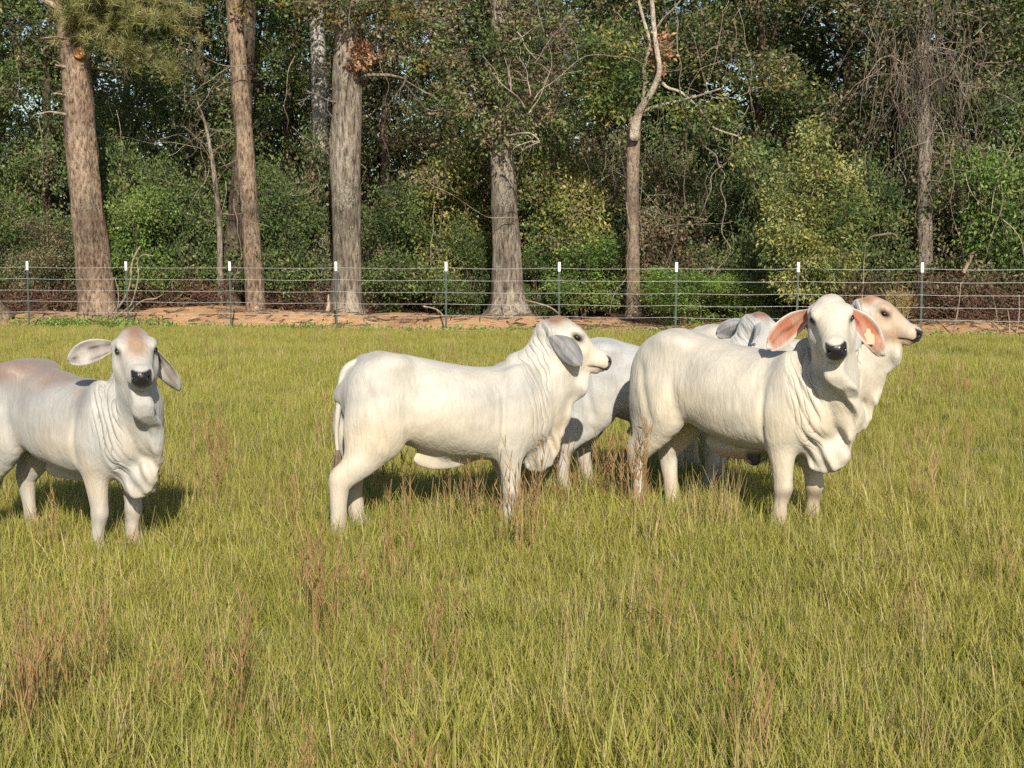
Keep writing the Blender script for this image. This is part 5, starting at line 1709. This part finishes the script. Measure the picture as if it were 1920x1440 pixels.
def scatter(name, P, idx, sc, rotz, label):
    """One object that stands a tuft on each of its points."""
    me = bpy.data.meshes.new(name)
    me.vertices.add(len(P))
    me.vertices.foreach_set('co', P.astype(np.float32).ravel())
    for nm, typ, dat in (('idx', 'INT', idx.astype(np.int32)), ('sc', 'FLOAT', sc.astype(np.float32)), ('rz', 'FLOAT', rotz.astype(np.float32))):
        a = me.attributes.new(nm, typ, 'POINT')
        a.data.foreach_set('value', dat)
    ob = link(name, me)
    ng = bpy.data.node_groups.new(name + '_nodes', 'GeometryNodeTree')
    ng.interface.new_socket('Geometry', in_out='INPUT', socket_type='NodeSocketGeometry')
    ng.interface.new_socket('Geometry', in_out='OUTPUT', socket_type='NodeSocketGeometry')
    nd, lk = ng.nodes, ng.links
    gi, go = nd.new('NodeGroupInput'), nd.new('NodeGroupOutput')
    ci = nd.new('GeometryNodeCollectionInfo')
    ci.inputs['Collection'].default_value = pool
    ci.inputs['Separate Children'].default_value = True
    ci.inputs['Reset Children'].default_value = True
    ip = nd.new('GeometryNodeInstanceOnPoints')
    ip.inputs['Pick Instance'].default_value = True
    def named(nm, typ):
        n = nd.new('GeometryNodeInputNamedAttribute')
        n.data_type = typ
        n.inputs['Name'].default_value = nm
        return n.outputs['Attribute']
    cb = nd.new('ShaderNodeCombineXYZ')
    lk.new(named('rz', 'FLOAT'), cb.inputs['Z'])
    cs = nd.new('ShaderNodeCombineXYZ')
    sv = named('sc', 'FLOAT')
    for ax in 'XYZ':
        lk.new(sv, cs.inputs[ax])
    lk.new(gi.outputs[0], ip.inputs['Points'])
    lk.new(ci.outputs[0], ip.inputs['Instance'])
    lk.new(named('idx', 'INT'), ip.inputs['Instance Index'])
    lk.new(cb.outputs[0], ip.inputs['Rotation'])
    lk.new(cs.outputs[0], ip.inputs['Scale'])
    lk.new(ip.outputs[0], go.inputs[0])
    md = ob.modifiers.new('scatter', 'NODES')
    md.node_group = ng
    return tag(ob, label, 'grass', kind='stuff')

r = np.random.RandomState(500)
pts = []
for y0, y1, dens in ((3.2, 7.5, 125), (7.5, 12, 105), (12, 19, 70), (19, 37.5, 48)):
    hw = 0.40 * y1 + 1.6
    n = int(dens * 2 * hw * (y1 - y0))
    p = np.stack([r.uniform(-hw, hw, n), r.uniform(y0, y1, n), np.zeros(n)], -1)
    pts.append(p[np.abs(p[:, 0]) < 0.40 * p[:, 1] + 1.6])
P = np.concatenate(pts)
s = P[:, 1] - fence_y(P[:, 0])
edge = -0.35 + 0.35 * noise3(P, 1.1, 31, 2)
keep = s < edge
P, s = P[keep], s[keep]
big = noise3(P * (1, 0.7, 0), 0.9, 33, 3)
sc = (0.74 + 0.16 * np.clip(big, -1.2, 1.2)) * r.uniform(0.75, 1.25, len(P))
sc *= (1 - 0.15 * smooth(14, 30, P[:, 1])) * (1 - 0.35 * smooth(-2.0, -0.3, s))
idx = r.randint(0, 5, len(P))
tall = r.uniform(size=len(P)) < 0.10 + 0.08 * np.clip(big, 0, 1)
idx[tall] = r.randint(5, 7, tall.sum())
far = (P[:, 1] > 13) & (r.uniform(size=len(P)) < smooth(12, 20, P[:, 1]))
idx[far] = r.randint(7, 10, far.sum())
redn = noise3(P * (1, 0.6, 0), 0.7, 35, 2)
red = (r.uniform(size=len(P)) < 0.001 + 0.006 * np.clip(redn - 0.2, 0, 1))
idx[red] = 10
st = (r.uniform(size=len(P)) < 0.02)
idx[st] = 11
scatter('meadow_grass', P, idx, sc, r.uniform(0, 6.28, len(P)), 'knee high yellow green meadow grass covering the pasture')

# clumps of tall reddish seed stalks that stand out of the meadow
CL = [  # pixel of the foot, stalks, clump radius, height, mostly, label
    (962, 985, 26, 0.07, 0.62, 'tallest clump of rusty seed stalks in front of the side-on heifer\'s forelegs'),
    (985, 975, 16, 0.06, 0.55, 'rusty seed stalks close right of the tallest clump'),
    (1062, 965, 10, 0.10, 0.50, 'loose seed stalks below the side-on heifer\'s dewlap'),
    (1188, 985, 18, 0.12, 0.78, 'tall seed stalks before the hind legs of the large all white animal'),
    (1150, 960, 22, 0.14, 0.58, 'bushy seed stalks between the half hidden animal\'s legs'),
    (820, 1000, 16, 0.45, 0.62, 'wide loose clump of bent stalks under the side-on heifer\'s belly'),
    (640, 1205, 10, 0.18, 0.58, 'reddish seed stalks standing in the near grass below the side-on heifer\'s tail'),
    (585, 1170, 8, 0.12, 0.52, 'few reddish stalks left of the near clump'),
    (30, 1400, 15, 0.24, 0.55, 'dense red brown stalks in the lower left corner'),
    (85, 1360, 9, 0.14, 0.50, 'red brown stalks just right of the lower left corner clump'),
    (390, 880, 14, 0.15, 0.55, 'faint reddish stalks between the greyish calf and the side-on heifer'),
]
for px, py, n, rad, H, lab in CL:
    b = Builder()
    stalk_clump_geo(b, r, n, rad, H * 0.6, H * 1.08, spread=0.07 if n > 12 else 0.12)
    o = b.build('seed_stalk_clump', [G_RED])
    g = ground_at(px, py)
    o.location = (g.x, g.y, 0.0)
    tag(o, lab, 'grass clump', 'clumps of tall seed stalks')
# dry feathery weed by the fence
x, y = wood_xy(1686, 0.35)
b = Builder()
for k in range(34):
    a, q = r.uniform(0, 6.28), 0.16 * math.sqrt(r.uniform())
    p0 = np.array([q * math.cos(a), q * math.sin(a), -0.02]); H = r.uniform(0.7, 1.05)
    c = catmull([p0, p0 * 1.2 + (0, 0, H * 0.5), p0 * 1.5 + (r.normal() * 0.08, r.normal() * 0.08, H)], 5)
    b.tube(c, np.linspace(0.008, 0.003, len(c)), 3, 0, cap=False, rnd=r.uniform(), along=0.6)
    for j in range(16):
        p = c[r.randint(5, len(c))]
        d = np.array([r.normal(), r.normal(), 0.6 + abs(r.normal())]); d /= np.linalg.norm(d)
        b.tube([p, p + d * 0.07, p + d * 0.15], [0.004, 0.007, 0.002], 3, 0, cap=False, rnd=r.uniform(), along=0.6)
o = b.build('dry_weed', [G_STRAW])
o.location = (x, y, 0.0)
tag(o, 'feathery tan dry weed by the fence right of the tan faced animal', 'weed')
# leafy weeds along the foot of the bank
b = Builder()
for k in range(900):
    x = r.uniform(-15, 13)
    if -11.2 < x < -8.2 and r.uniform() < 0.9 or r.uniform() < 0.30:
        s_ = r.uniform(-0.6, 0.8) if x < -8 else r.uniform(-0.7, 0.25)
        h = r.uniform(0.08, 0.26) if x < -8 else r.uniform(0.06, 0.16)
        n = 22
        Pw = np.array([x, fence_y(x) + s_, max(0.0, float(bank_z(np.array([x]), np.array([s_]))[0]))]) + r.normal(size=(n, 3)) * (0.12, 0.10, 0) + np.stack([0 * np.zeros(n), np.zeros(n), r.uniform(0.01, h, n)], -1)
        add_leaves(b, Pw, r, 0.075, 0.035, 0, droop=-0.6)
tag(b.build('weeds', [L_BRIGHT]), 'low bright green weeds along the foot of the dirt bank', 'weeds', kind='stuff')
